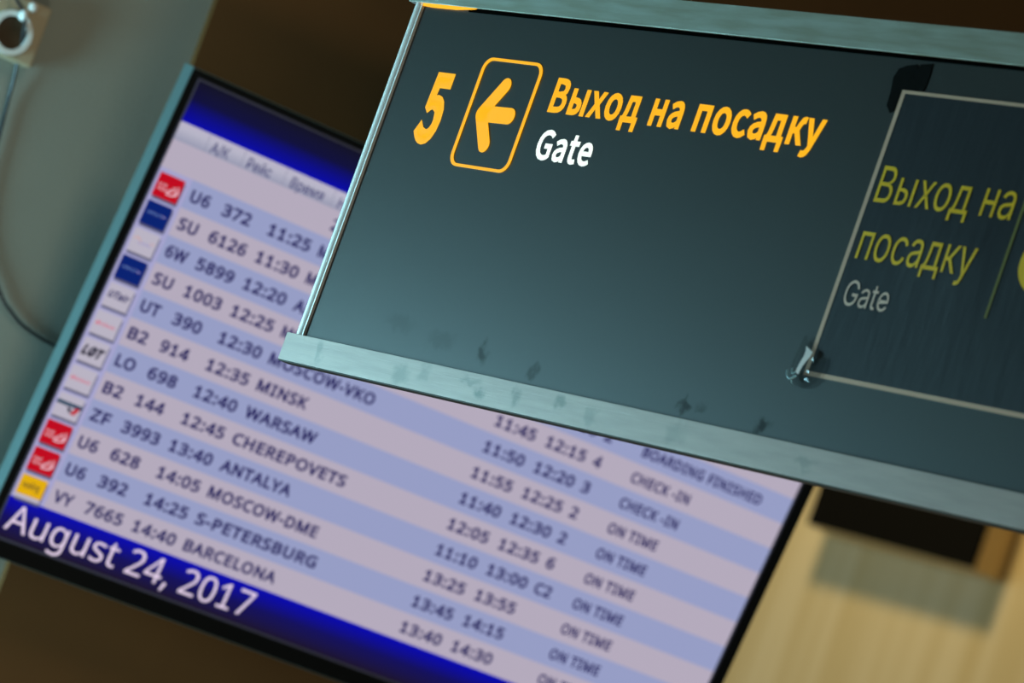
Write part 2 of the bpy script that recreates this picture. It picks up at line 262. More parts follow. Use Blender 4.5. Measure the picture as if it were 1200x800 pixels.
    'B': '5 550;260,-13,349,4,425,52,478,130,498,236,481,340,433,412,364,454,279,468,220,460,170,439,188,650,462,650,462,727,109,727,85,388,134,357,192,389,255,400,364,356,406,234,394,162,361,108,312,74,251,62,145,87,72,143,27,83,68,48,119,17,182,-5|G 683;386,-13,455,-7,517,11,569,38,610,71,610,377,371,377,371,301,526,301,526,110,469,79,395,67,291,88,215,148,168,242,152,366,169,488,218,581,294,639,394,660,485,639,550,591,600,651,564,683,518,712,460,732,391,740,258,714,152,640,83,521,58,363,82,205,150,87,254,13|a 558;215,-13,310,10,394,64,397,64,405,0,479,0,479,331,468,422,435,492,377,537,293,552,172,529,81,482,116,420,189,459,278,477,366,435,389,341,241,315,138,275,78,217,59,140,103,27;241,61,173,80,146,146,158,193,199,231,274,261,389,281,389,131,315,78|e 549;309,-13,407,3,486,42,454,102,391,71,319,60,249,73,194,111,157,170,141,248,504,248,508,300,494,404,452,484,384,535,293,552,203,533,126,476,72,387,52,269,72,150,127,61,208,6;140,312,158,384,193,436,240,469,295,480,393,437,428,312|t 374;260,-13,360,7,342,75,281,61,216,88,197,164,197,465,344,465,344,539,197,539,197,690,122,690,112,539,27,534,27,465,107,465,107,167,115,93,141,36,188,0|В 652;100,0,331,0,443,13,530,53,587,120,607,213,596,280,565,331,519,367,459,387,459,392,538,452,565,549,547,631,495,686,416,717,315,727,100,727;191,419,191,655,303,655,432,628,475,538,434,450,300,419;191,73,191,347,318,347,403,339,466,316,504,275,517,216,503,152,464,108,402,82,318,73|а 558;215,-13,310,10,394,64,397,64,405,0,479,0,479,331,468,422,435,492,377,537,293,552,172,529,81,482,116,420,189,459,278,477,366,435,389,341,241,315,138,275,78,217,59,140,103,27;241,61,173,80,146,146,158,193,199,231,274,261,389,281,389,131,315,78|д 589;109,0,477,0,477,-190,555,-190,564,17,564,73,486,73,486,539,153,539,124,300,107,193,89,128,69,91,48,73,22,73,22,17,31,-190,109,-190;144,73,179,152,203,283,224,465,396,465,396,73|к 551;91,0,182,0,182,243,288,243,438,0,537,0,354,283,401,391,439,452,478,464,496,461,512,546,480,552,404,531,339,437,286,316,182,316,182,539,91,539|н 624;91,0,182,0,182,240,441,240,441,0,532,0,532,539,441,539,441,319,182,319,182,539,91,539|о 601;301,-13,395,6,474,61,529,149,549,269,529,389,474,478,395,533,301,552,206,533,127,478,72,389,52,269,72,149,127,61,206,6;301,62,237,77,188,119,156,184,145,269,156,353,188,419,237,461,301,476,364,461,414,419,446,353,457,269,446,184,414,119,364,77|п 613;91,0,182,0,182,465,431,465,431,0,522,0,522,539,91,539|с 506;303,-13,397,5,478,55,438,116,381,78,311,62,244,77,191,119,157,184,145,269,157,353,193,419,246,461,314,476,372,463,422,429,467,489,401,533,310,552,211,533,129,478,72,389,52,269,71,149,124,61,204,6|у 517;100,-232,172,-218,227,-178,269,-119,302,-46,504,539,416,539,318,240,275,87,270,87,216,240,107,539,13,539,229,-1,217,-42,171,-125,96,-158,55,-149,37,-221|х 494;15,0,110,0,182,126,237,222,242,222,301,126,380,0,479,0,302,272,465,539,371,539,304,421,257,330,252,330,199,421,127,539,29,539,192,281|ы 747;91,0,258,0,345,10,413,41,457,95,472,172,457,247,413,300,345,330,258,340,182,340,182,539,91,539;182,72,182,270,248,270,350,246,384,172,350,96,248,72;565,0,656,0,656,539,565,539|  260',
    'C': ', 273;195,107,172,30,141,-53,108,-131,42,-131,62,-48,79,39,93,118,188,118|- 328;41,233,41,313,287,313,287,233|0 582;533,365,532,321,529,281,525,243,519,207,512,173,502,143,491,115,477,89,461,66,444,46,424,29,402,15,377,4,351,-4,322,-9,290,-10,251,-7,216,1,184,15,155,35,130,59,109,89,91,124,76,163,64,207,56,256,52,308,50,365,51,421,56,474,63,522,74,566,88,605,105,640,126,669,151,694,179,713,212,727,249,735,290,738,329,735,365,727,397,713,426,694,451,669,473,640,491,605,506,566,518,522,526,474,531,421;139,365,140,317,143,273,148,234,154,199,163,168,174,141,187,118,202,99,241,74,290,66,340,74,378,99,394,117,407,140,418,167,427,198,433,233,438,273,441,317,442,365,441,412,438,456,433,495,427,530,418,561,407,588,394,610,378,629,340,654,290,662,241,654,202,629,187,610,174,588,163,561,154,530,148,495,143,456,140,412|1 582;361,0,274,0,274,508,274,558,276,596,278,633,248,606,215,577,137,514,91,574,287,727,361,727|2 582;529,0,49,0,49,74,239,267,332,365,365,407,389,449,403,492,408,539,399,591,373,630,332,653,280,661,230,656,187,642,105,592,57,652,120,695,194,726,236,734,280,737,313,736,343,731,371,724,397,714,441,685,473,647,485,624,493,600,498,573,500,544,498,516,494,488,487,462,477,437,464,412,449,387,431,363,411,339,314,235,162,86,162,81,529,81|3 582;502,557,497,511,484,472,461,440,431,414,394,395,351,383,351,379,392,372,428,360,457,344,482,324,500,300,514,272,522,241,524,207,523,176,517,147,508,120,495,94,478,71,457,50,433,32,404,17,371,5,333,-3,292,-8,245,-10,139,-2,92,11,46,30,46,113,69,102,93,93,119,85,145,78,171,72,197,68,222,66,246,65,292,68,331,75,362,87,387,103,406,124,420,149,428,177,431,209,425,250,407,283,377,307,337,324,313,330,287,334,258,336,227,337,157,337,157,413,228,413,257,414,283,418,307,423,328,431,364,451,389,479,405,513,410,551,401,598,375,633,333,655,278,662,208,654,149,633,95,601,50,662,70,677,93,690,119,703,146,715,176,725,208,732,241,736,277,737,330,734,376,724,415,709,446,686,471,659,488,628,499,594|4 582;562,165,456,165,456,0,370,0,370,165,21,165,21,241,364,731,456,731,456,245,562,245;370,474,370,523,372,564,373,601,375,635,371,635,350,594,327,556,109,245,370,245|5 582;280,446,316,444,349,440,381,432,409,421,435,406,458,390,478,370,494,348,507,323,517,295,522,265,524,232,522,196,516,162,506,131,492,102,474,77,452,54,427,35,399,19,367,6,332,-3,294,-8,253,-10,147,0,102,12,64,30,64,114,105,94,153,79,205,69,254,66,304,70,348,83,383,104,410,135,427,174,433,223,430,257,422,286,408,311,389,332,364,349,332,361,295,368,250,371,185,366,126,355,81,384,109,727,473,727,473,646,185,646,168,435,215,442|6 582;56,311,65,435,70,465,76,494,85,523,95,550,106,577,120,602,136,625,154,647,174,667,196,685,221,700,249,713,279,724,313,731,349,736,389,737,436,735,479,728,479,652,437,661,391,664,357,662,327,658,299,651,274,640,232,613,200,576,177,533,161,483,146,370,152,370,190,413,216,431,247,444,283,452,324,455,354,454,383,449,410,441,434,429,457,415,476,397,494,377,508,354,520,328,528,299,533,268,535,234,533,198,527,164,519,133,506,104,490,78,472,55,450,36,426,19,399,6,370,-3,338,-8,303,-10,253,-5,207,9,165,34,128,68,112,89,97,113,85,140,75,169,67,200,61,234,57,271;302,65,333,68,360,75,385,88,406,106,424,130,436,159,443,194,446,234,444,267,437,296,426,322,411,344,391,362,367,375,338,382,305,385,261,380,222,365,190,342,166,315,152,284,147,251,156,185,186,125,208,101,235,81,266,69|7 582;138,0,437,646,45,646,45,727,533,727,533,658,237,0|8 582;290,737,321,736,351,732,378,726,403,717,447,693,480,659,501,616,508,563,503,522,489,487,467,456,439,429,370,385,451,337,484,307,510,274,526,235,532,188,530,159,524,131,515,106,502,83,486,62,466,44,444,28,419,14,391,4,361,-4,328,-9,293,-10,256,-9,221,-4,189,3,160,13,135,26,113,42,94,60,78,80,66,103,57,128,52,155,50,185,55,232,71,272,95,306,126,335,201,380,136,426,110,454,90,486,78,522,73,564,80,616,102,658,135,692,179,717,204,726,231,732,260,736;137,184,147,136,175,96,197,81,223,70,255,63,291,61,326,63,357,70,383,81,405,96,434,137,444,187,439,221,425,250,402,276,372,298,291,337,275,343,200,301,173,277,153,250,141,220;289,665,238,658,197,638,170,605,161,560,165,525,179,497,200,473,227,454,294,420,358,453,383,473,403,497,415,526,420,560,411,605,384,638,342,658|9 582;529,416,521,293,516,262,509,233,501,204,491,177,479,150,465,125,450,102,432,80,412,60,389,42,364,27,336,14,305,3,272,-4,235,-9,195,-10,148,-8,104,0,104,76,147,67,193,63,228,65,258,69,286,76,311,87,353,114,385,150,398,171,409,194,418,218,425,244,439,356,433,356,394,314,368,296,338,283,302,275,260,272,230,273,201,278,175,286,150,298,128,312,108,330,91,350,77,373,66,398,57,427,53,458,51,492,53,529,58,563,67,594,80,623,96,649,115,672,136,691,161,708,188,721,217,730,249,735,283,737,333,732,380,717,422,693,458,658,474,637,488,613,500,587,511,558,519,527,525,493,528,456;283,662,253,659,226,651,201,638,180,620,162,596,150,567,142,533,139,493,142,460,148,430,159,404,174,382,193,365,217,352,246,345,279,342,325,347,364,362,395,385,419,412,434,443,439,476,429,541,400,602,378,626,351,646,319,658|: 273;73,55,78,87,92,108,112,119,135,123,160,119,181,108,195,87,200,55,195,23,181,2,160,-10,135,-14,112,-10,92,2,78,23;73,491,78,524,92,545,112,556,135,560,160,556,181,545,195,524,200,491,195,459,181,438,160,426,135,422,112,426,92,438,78,459|A 651;555,0,467,225,179,225,93,0,0,0,284,730,367,730,650,0;358,526,348,556,334,600,324,635,313,594,302,556,292,526,210,306,440,306|B 662;306,727,371,724,426,717,474,704,513,687,543,663,565,632,578,593,582,547,578,506,567,471,547,441,520,416,485,397,444,386,444,381,488,371,527,354,560,331,585,299,602,258,607,207,605,175,599,145,590,119,576,94,559,72,539,53,516,37,489,24,460,13,427,6,392,1,354,0,99,0,99,727;325,417,368,419,404,425,432,434,453,448,479,485,488,537,477,588,445,623,421,634,391,642,354,647,311,649,190,649,190,417;190,341,190,77,337,77,382,80,419,87,449,99,471,115,488,135,500,159,507,185,509,214,505,250,492,281,470,306,436,325,415,332,390,337,362,340,330,341|C 644;410,657,382,656,355,652,330,646,305,637,262,612,226,579,211,559,197,537,186,512,176,486,169,458,163,428,160,397,159,364,161,320,166,280,175,242,187,208,203,177,222,149,244,126,270,106,300,90,333,79,369,72,409,70,500,78,583,99,583,19,499,-3,396,-10,343,-7,294,1,250,16,211,36,176,61,146,91,120,126,99,166,83,210,71,258,64,309,62,365,64,405,68,443,75,480,85,515,98,548,113,579,131,607,152,633,176,657,202,677,230,695,262,710,295,722,332,730,370,735,411,737,439,736,466,734,493,731,519,726,568,712,612,694,575,617,500,645,457,654|D 743;681,371,678,312,670,258,656,210,636,166,611,127,581,94,546,65,506,42,462,23,413,10,359,3,301,0,99,0,99,727,323,727,376,724,425,717,471,704,513,686,551,664,584,636,613,604,637,567,657,525,670,478,678,427;584,368,582,414,576,456,566,493,552,526,534,555,513,581,488,602,459,619,426,632,391,641,352,647,310,649,190,649,190,78,289,78,358,83,418,97,469,119,511,151,543,192,566,242,580,300|E 566;505,0,99,0,99,727,505,727,505,647,190,647,190,420,487,420,487,340,190,340,190,80,505,80|F 528;190,0,99,0,99,727,505,727,505,647,190,647,190,389,486,389,486,309,190,309|G 741;414,384,666,384,666,27,547,-1,410,-10,356,-7,306,1,261,15,220,35,184,60,152,90,125,125,102,164,85,208,72,256,65,308,62,364,65,419,73,470,87,517,107,561,132,600,162,635,196,665,236,691,280,711,328,726,381,734,439,737,469,736,498,734,527,731,554,726,656,694,621,615,534,645,485,654,434,657,392,655,353,648,318,637,285,621,256,601,230,578,209,551,190,520,176,485,166,448,160,407,158,364,160,321,165,282,174,245,186,210,202,179,222,151,246,127,274,106,306,90,343,79,385,72,432,69,513,74,574,87,574,302,414,302|H 754;655,0,563,0,563,339,190,339,190,0,99,0,99,727,190,727,190,420,563,420,563,727,655,727|I 345;303,0,41,0,41,53,126,72,126,654,41,674,41,727,303,727,303,674,218,654,218,72,303,53|K 630;630,0,522,0,265,347,190,282,190,0,99,0,99,727,190,727,190,369,253,438,316,507,512,727,619,727,331,410|L 534;99,0,99,727,190,727,190,81,508,81,508,0|M 924;420,0,180,637,176,637,180,585,182,517,183,441,183,0,99,0,99,727,234,727,458,131,462,131,690,727,825,727,825,0,734,0,734,447,735,518,738,584,741,636,737,636,495,0|N 774;675,0,568,0,179,604,175,604,179,548,182,480,183,406,183,0,99,0,99,727,205,727,593,125,597,125,594,174,591,245,590,317,590,727,675,727|O 795;733,365,732,323,728,284,721,247,712,211,700,178,685,147,668,119,648,93,626,69,601,49,573,31,543,16,511,5,476,-4,438,-9,398,-10,357,-8,318,-3,282,5,249,17,219,32,192,49,167,70,145,93,125,119,108,148,94,178,82,212,74,247,67,285,63,324,62,366,64,420,71,470,83,518,99,561,119,600,145,635,175,666,210,691,250,712,295,726,345,735,399,738,451,735,499,727,543,712,582,692,617,666,648,636,674,601,695,562,712,518,724,470,731,419;159,365,160,320,165,279,173,241,184,207,199,176,217,148,238,125,263,105,292,89,324,78,359,71,398,69,437,71,473,78,505,89,533,105,558,125,579,148,597,176,611,207,622,241,630,279,635,320,636,365,633,430,622,487,604,537,579,580,547,614,506,638,457,653,399,658,360,656,324,649,292,638,263,623,238,603,217,580,199,553,184,522,173,487,165,450,160,409|P 616;291,727,358,723,414,713,462,695,499,671,527,640,548,604,560,561,564,513,560,469,549,427,530,388,501,353,483,338,462,324,438,312,411,302,382,294,349,288,313,284,274,283,190,283,190,0,99,0,99,727;283,649,190,649,190,361,264,361,297,362,327,365,354,370,379,376,419,395,447,424,464,461,469,509,467,542,458,570,444,594,425,614,399,629,367,640,328,646|R 633;299,727,343,726,382,721,417,714,449,704,476,691,500,675,519,657,536,635,548,611,557,584,562,553,564,520,559,467,543,424,518,389,488,362,418,326,618,0,511,0,335,300,190,300,190,0,99,0,99,727;294,648,190,648,190,378,299,378,341,380,376,387,405,398,429,413,446,433,459,456,467,484,469,516,465,559,451,593,427,617,393,634,349,644|S 559;511,194,509,163,503,134,493,108,480,84,462,63,441,44,417,28,389,14,359,4,326,-4,290,-9,251,-10,174,-6,106,6,52,24,52,112,143,82,171,77,198,73,227,70,256,69,305,73,346,83,378,101,401,124,415,153,420,186,416,219,404,246,383,270,352,292,248,336,166,373,134,394,108,418,87,446,73,477,64,512,61,552,63,580,68,606,78,629,91,651,107,671,126,688,148,702,173,715,200,725,229,732,260,736,293,737,323,736,351,734,378,731,403,726,494,696,465,618,383,646,338,654,291,657,249,653,215,644,188,628,169,606,158,581,154,551,158,517,169,490,189,467,219,446,313,404,343,392,372,380,398,367,421,354,460,324,488,289,505,247|T 566;329,0,237,0,237,647,10,647,10,727,555,727,555,647,329,647|U 744;652,257,650,220,644,185,634,152,621,121,604,92,583,66,557,44,528,25,494,10,457,-1,415,-8,369,-10,305,-6,249,8,202,31,162,64,131,104,109,149,96,201,92,259,92,727,183,727,183,256,186,214,195,177,210,145,231,118,257,97,290,81,329,72,374,69,405,71,434,75,459,83,481,93,517,122,542,159,556,205,561,257,561,727,652,727|V 611;611,727,351,0,260,0,0,727,96,727,260,261,279,204,294,151,305,102,317,152,332,205,351,263,514,727|W 947;934,727,740,0,648,0,506,477,494,520,483,563,474,598,469,620,466,598,458,563,448,520,435,473,297,0,205,0,12,727,108,727,221,283,232,237,242,192,249,150,256,110,262,152,271,196,282,242,294,288,423,727,517,727,651,285,664,238,675,191,684,148,690,110,698,163,711,222,726,284,838,727|Y 576;288,370,478,727,576,727,334,282,334,0,242,0,242,278,0,727,100,727|Z 582;543,0,39,0,39,69,422,646,51,646,51,727,533,727,533,658,150,81,543,81|a 571;293,555,340,552,380,544,414,530,441,511,462,486,477,454,486,416,489,372,489,0,424,0,406,77,402,77,354,28,327,11,297,-1,219,-10,172,-6,131,7,96,29,69,61,52,101,47,152,51,190,63,224,83,253,111,277,147,297,192,312,246,321,309,326,401,329,401,361,394,419,372,456,336,476,288,483,246,479,207,470,134,441,107,508,191,541,216,547,241,551,267,554;320,264,273,260,234,254,202,244,179,231,149,197,139,151,146,111,167,83,199,67,239,62,272,64,303,72,330,84,354,100,374,122,389,149,397,181,400,218,400,267|b 626;176,585,175,521,171,473,176,473,204,505,240,532,262,542,287,549,315,553,345,555,394,551,437,537,475,515,509,484,536,444,555,396,566,339,570,273,568,228,563,187,554,150,542,116,527,86,508,61,487,39,463,21,437,8,408,-2,378,-8,345,-10,315,-9,287,-4,262,3,240,13,204,39,176,69,169,69,151,0,87,0,87,774,176,774;330,481,278,475,238,459,209,431,190,392,184,367,180,340,177,310,176,276,176,272,178,224,184,183,195,147,209,118,229,94,256,78,291,67,332,64,366,68,396,78,421,95,441,118,457,148,469,184,475,226,478,274,475,322,469,364,457,400,441,429,421,451,395,468,365,477|e 574;297,556,331,554,363,548,392,539,418,525,442,509,463,489,480,466,495,439,507,410,516,379,521,346,522,310,522,256,149,256,152,212,162,174,176,141,196,115,221,93,250,78,284,69,323,66,415,76,498,104,498,25,415,-2,319,-10,281,-8,246,-2,213,8,182,21,154,39,129,61,107,86,89,116,75,149,64,185,58,225,56,269,58,312,64,352,73,389,86,423,103,453,122,479,145,502,171,521,199,536,229,547,262,554;296,483,266,480,239,472,215,459,195,441,178,419,165,392,156,361,151,327,429,327,425,371,414,408,396,439,371,463,338,478|g 626;280,556,331,551,377,536,417,510,451,473,456,473,468,546,540,546,540,-9,538,-46,533,-80,525,-111,513,-139,498,-164,480,-185,458,-203,433,-218,404,-229,371,-238,335,-243,295,-244,187,-236,99,-210,99,-127,141,-145,189,-159,216,-164,243,-167,271,-169,300,-170,334,-167,363,-160,389,-147,411,-129,428,-106,441,-80,449,-50,451,-16,451,5,452,40,454,72,450,72,418,36,379,10,334,-5,281,-10,231,-6,187,8,148,32,116,64,90,105,71,153,60,209,56,272,60,334,71,389,90,437,116,479,148,513,186,537,230,551;292,481,250,474,214,456,186,426,165,385,158,360,153,333,150,303,149,271,151,223,158,182,170,146,186,117,207,93,232,76,261,66,294,63,333,66,366,74,393,88,414,107,431,134,443,166,452,250,452,272,451,307,448,339,443,367,435,392,414,432,383,459,342,475|i 263;176,546,176,0,87,0,87,546;132,750,152,747,169,737,180,719,184,693,180,668,169,651,152,640,132,636,112,640,95,651,83,668,79,693,83,719,95,737,112,747|l 263;176,0,87,0,87,774,176,774|n 629;349,556,395,553,435,544,469,529,497,509,519,481,534,447,544,405,547,355,547,0,458,0,458,349,456,380,451,407,442,430,429,448,391,472,336,481,294,477,259,468,232,452,211,430,196,401,185,368,178,328,176,283,176,0,87,0,87,546,159,546,172,471,177,471,198,498,222,519,282,547|r 421;341,556,374,554,405,550,394,467,365,472,335,474,304,471,275,461,248,445,224,424,204,398,189,367,179,331,176,291,176,0,87,0,87,546,160,546,170,446,174,446,216,501,242,524,272,541,305,552|s 488;442,151,435,102,415,62,383,31,340,8,314,0,287,-6,256,-9,224,-10,126,-1,53,24,53,106,132,76,179,66,226,62,285,68,325,84,348,110,355,143,353,162,344,179,304,212,221,248,130,289,97,312,72,338,57,371,52,411,55,444,66,473,84,497,108,518,139,535,174,547,213,554,257,556,350,546,431,519,400,448,328,472,250,483,202,478,166,465,145,444,137,416,141,396,151,378,195,348,278,313,367,273,399,250,423,223,437,191|t 368;269,63,311,67,345,74,345,6,304,-6,254,-10,212,-6,175,5,142,25,116,56,106,76,99,100,95,128,94,159,94,477,16,477,16,519,95,555,130,671,183,671,183,546,341,546,341,477,183,477,183,161,189,117,207,87,235,69|u 629;543,546,543,0,469,0,456,72,452,72,432,46,407,25,347,-2,279,-10,248,-9,219,-5,193,2,170,11,131,37,103,75,93,99,86,125,82,155,80,188,80,546,171,546,171,194,173,164,178,137,188,115,201,97,238,72,292,64,347,70,388,87,418,115,438,154,445,178,449,203,452,231,453,262,453,546|v 517;207,0,0,546,96,546,212,224,229,174,245,122,256,79,260,79,271,122,289,175,305,224,422,546,517,546,310,0|  260',
}
from mathutils.geometry import tessellate_polygon
_cache = {}
def _area(c): return sum(c[i][0] * c[(i + 1) % len(c)][1] - c[(i + 1) % len(c)][0] * c[i][1] for i in range(len(c))) / 2
def _inside(p, c):
    r = False
    for i in range(len(c)):
        (x0, y0), (x1, y1) = c[i], c[i - 1]
        if (y0 > p[1]) != (y1 > p[1]) and p[0] < (x1 - x0) * (p[1] - y0) / (y1 - y0) + x0: r = not r
    return r
def _glyphs(font):
    if font in _cache: return _cache[font]
    R = {}
    for ent in FONTS[font].split('|'):
        ch, q = ent[0], ent[2:].split(';'); cs = []
        for t in q[1:]:
            v = [int(a) / 1000 for a in t.split(',')]; c = list(zip(v[0::2], v[1::2]))
            c = [p for i, p in enumerate(c) if p != c[i - 1]]
            if len(c) > 2: cs.append(c)
        R[ch] = (int(q[0]) / 1000, cs)
    if font == 'A': R['ы'] = _glyphs('B')['ы']
    _cache[font] = R; return R
def glyph(c, bold, font):
    k = (c, bold, font)
    if k in _cache: return _cache[k]
    adv, cs = _glyphs(font)[c]; V, Fc = [], []
    if cs:
        sg = 1 if _area(max(cs, key=lambda q: abs(_area(q)))) > 0 else -1
        outs = [q for q in cs if _area(q) * sg > 0]; groups = [[q] for q in outs]
        for h in cs:
            if _area(h) * sg > 0: continue
            own = [g for g in groups if _inside(h[0], g[0])]
            if own: min(own, key=lambda g: abs(_area(g[0]))).append(h)
        for g in groups:
            n = len(V); flat = [p for q in g for p in q]; V += flat
            for t in tessellate_polygon([[Vector((p[0], p[1], 0)) for p in q] for q in g]): Fc.append(tuple(n + i for i in t))
        if bold:
            for q in cs:
                n = len(V); m = len(q)
                for i in range(m):
                    p = Vector(q[i]); d0 = (p - Vector(q[i - 1])).normalized(); d1 = (Vector(q[(i + 1) % m]) - p).normalized()
                    nn = Vector((-d0.y - d1.y, d0.x + d1.x)); nn = nn.normalized() if nn.length > 1e-6 else Vector((-d0.y, d0.x))
                    o = nn * (bold / max(0.6, nn.dot(Vector((-d0.y, d0.x)))))
                    V += [tuple(p + o), tuple(p - o)]
                for i in range(m):
                    j = (i + 1) % m; Fc.append((n + 2 * i, n + 2 * i + 1, n + 2 * j + 1, n + 2 * j))
        if font == 'C' and c in '1I':              # the screen's figure one and capital I stand on serifs
            xs = [v[0] for v in V]; cx = max(xs) - 0.048 - bold; hw = 0.20 + bold * .6 if c == '1' else 0.16 + bold * .6
            if c == 'I': cx = (min(xs) + max(xs)) / 2
            adv = 0.60 if c == '1' else 0.44; V = [(v[0] - cx + adv / 2, v[1]) for v in V]; t = 0.075 + bold
            for y0, y1 in [(-bold, t)] + ([(0.727 - t, 0.727 + bold)] if c == 'I' else []):
                n = len(V); V += [(adv / 2 - hw, y0), (adv / 2 + hw, y0), (adv / 2 + hw, y1), (adv / 2 - hw, y1)]; Fc.append((n, n + 1, n + 2, n + 3))
    _cache[k] = (V, Fc, adv + bold * 1.4); return _cache[k]
CAPH = 0.727
def lettering(bm, s, x0, x1, base, cap, z, bold=0.0, font='C', slant=0.0, mi=0):
    """a line of text from x0 to x1 standing on base, capitals cap high"""
    k = cap / (CAPH + 2 * bold)
    VV, FF, pen = [], [], 0.0
    for c in s:
        V, Fc, adv = glyph(c, bold, font); n = len(VV)
        VV += [(v[0] + pen + slant * v[1], v[1] + bold) for v in V]; FF += [tuple(i + n for i in f) for f in Fc]
        pen += adv
    xs = [v[0] for v in VV]; a, b = min(xs), max(xs)
    sx = (x1 - x0) / (b - a)
    vs = [bm.verts.new((x0 + (v[0] - a) * sx, base + v[1] * k, z)) for v in VV]
    for f in FF:
        if len(set(f)) < 3: continue
        try:
            ff = bm.faces.new([vs[i] for i in f]); ff.material_index = mi; ff.normal_update()
            if ff.normal.z < 0: ff.normal_flip()
        except ValueError: pass

# ================================================================== SETTING
bm = bmesh.new(); box(bm, LEFT_X - 0.2, 0.0905, 0, 6.0, -0.2, 0.0); struct('wall_left', bm, M['gray_wall'], WF)
bm = bmesh.new()                                   # dark brown bulkhead: a pier with a beam running on over the opening
pts = [(0.0905, 0), (1.30, 0), (1.30, 2.53), (9.0, 2.53), (9.0, 6.0), (0.0905, 6.0)]
vs = [bm.verts.new((p[0], p[1], 0.012)) for p in pts]; f = bm.faces.new(vs)
r = bmesh.ops.extrude_face_region(bm, geom=[f])
bmesh.ops.translate(bm, verts=[v for v in r['geom'] if isinstance(v, bmesh.types.BMVert)], vec=(0, 0, -0.30))
bmesh.ops.recalc_face_normals(bm, faces=bm.faces)
struct('wall_back', bm, M['brown_panel'], WF)
bm = bmesh.new(); box(bm, 0.0905, 9.0, 3.28, 6.0, 0.0, 1.0); struct('shade_soffit_1', bm, M['brown_panel'], WF)  # unseen soffit, added to keep ceiling light off the upper brown wall
LF = Frame(wall_pt(LEFT_X, 0), WN, UP, -WX)        # left side wall with its window: x = s, z = outwards
bm = bmesh.new()
s0, s1, z0, z1 = WIN
for a in ((0, s0, 0, 6.0), (s1, 1.7, 0, 6.0), (s0, s1, 0, z0), (s0, s1, z1, 6.0)): box(bm, a[0], a[1], a[2], a[3], 0, 0.2)
struct('wall_near_left', bm, M['gray_wall'], LF)
bm = bmesh.new()
ring(bm, [(s0, z0), (s1, z0), (s1, z1), (s0, z1)], [(s0 + .02, z0 + .02), (s1 - .02, z0 + .02), (s1 - .02, z1 - .02), (s0 + .02, z1 - .02)], -0.01, 0.06)
struct('window_1', bm, M['white_plastic'], LF)
bm = bmesh.new(); box(bm, -6, 12, -1, 26, -0.1, 0); struct('floor', bm, M['floor'], WORLD)
bm = bmesh.new(); box(bm, -6, 12, -1, 26, 6.0, 6.1); struct('ceiling', bm, M['ceiling'], WORLD)
FF_ = Frame(FAR0, FX, UP, FN)
bm = bmesh.new(); box(bm, -6, 7, 0, 6.0, -0.2, 0); struct('wall_far', bm, M['beige_wall'], FF_)

# ================================================================== HANGING GATE SIGN
SF = Frame(S0, SX, UP, SN, base=(0.8, -0.39, 0))
SB = SF.base
sign = root('hanging_sign', SF, 'long dark teal gate sign in aluminium rails hanging in front of the flight monitor', 'sign')
SL = 1.60
fm = stains(M['sign_face'], [(x - SB.x, y - SB.y, rx, ry, st) for x, y, rx, ry, st in (
    (.303, -.338, .013, .012, .65), (.388, -.3465, .009, .008, .5), (.612, -.348, .011, .008, .75), (.635, -.345, .011, .006, .4),
    (.722, -.348, .013, .009, .8), (.16, -.325, .03, .012, .18), (.235, -.335, .03, .012, .2))], rgb(24, 26, 26))
bm = bmesh.new(); box(bm, 0.0085, SL - 0.0085, -0.362, 0.002, -0.030, 0.0); bm_obj('face_panel', bm, fm, SF, sign)
def profile(name, x0, x1, flip):
    bm = bmesh.new(); n = 10; wd = x1 - x0
    sec = [(0, -0.03)] + [(wd * 0.78 * k / n, 0.0012 + 0.0030 * math.sin(math.pi * (0.12 + 0.8 * k / n))) for k in range(n + 1)]
    sec += [(wd * 0.80, -0.001), (wd * 0.86, -0.001), (wd * 0.87, 0.003), (wd * 0.985, 0.003), (wd, 0.0), (wd, -0.03)]
    A = []
    for yy in (-0.361, 0.0):
        A.append([bm.verts.new(((x1 - s[0]) if flip else (x0 + s[0]), yy, s[1])) for s in sec])
    for i in range(len(sec)):
        j = (i + 1) % len(sec); bm.faces.new((A[0][i], A[0][j], A[1][j], A[1][i]))
    bm.faces.new(A[0]); bm.faces.new(A[1])
    bmesh.ops.recalc_face_normals(bm, faces=bm.faces)
    return bm_obj(name, bm, M['alu_bright'], SF, sign)
profile('side_profile', 0.0, 0.0125, False)['label'] = 'bright rounded aluminium upright at the left end'
profile('side_profile', SL - 0.0125, SL, True)
bm_m = stains(M['alu'], [(x - SB.x, y - SB.y, rx, ry, st) for x, y, rx, ry, st in (
    (.055, -.372, .006, .016, .35), (.20, -.377, .018, .010, .4), (.235, -.372, .014, .012, .3), (.327, -.380, .014, .008, .6), (.31, -.368, .02, .006, .35),
    (.382, -.373, .010, .010, .4), (.45, -.371, .010, .009, .5), (.50, -.376, .012, .010, .3), (.62, -.373, .018, .012, .25), (.80, -.374, .02, .008, .3))], rgb(96, 118, 112))
bm = bmesh.new()
box(bm, -0.0105, SL + 0.0105, -0.3886, -0.3600, -0.010, 0.006, 0.0003)
box(bm, -0.0103, SL + 0.0103, -0.3672, -0.3602, 0.004, 0.0062, 0.0)     # raised lip along the top of the rail
bm_obj('bottom_rail', bm, bm_m, SF, sign)
bm = bmesh.new(); box(bm, -0.010, SL + 0.010, -0.3900, -0.3886, -0.009, 0.0055, 0.0002)
bm_obj('underside_strip', bm, M['dark_lip'], SF, sign)['label'] = 'dark strip under the bottom rail'  # dark colour stands in for the rail's dark underside
bm = bmesh.new(); box(bm, -0.012, SL + 0.012, 0.0005, 0.0293, -0.028, 0.0035, 0.0003)
bm_obj('top_rail', bm, M['alu_rail'], SF, sign)
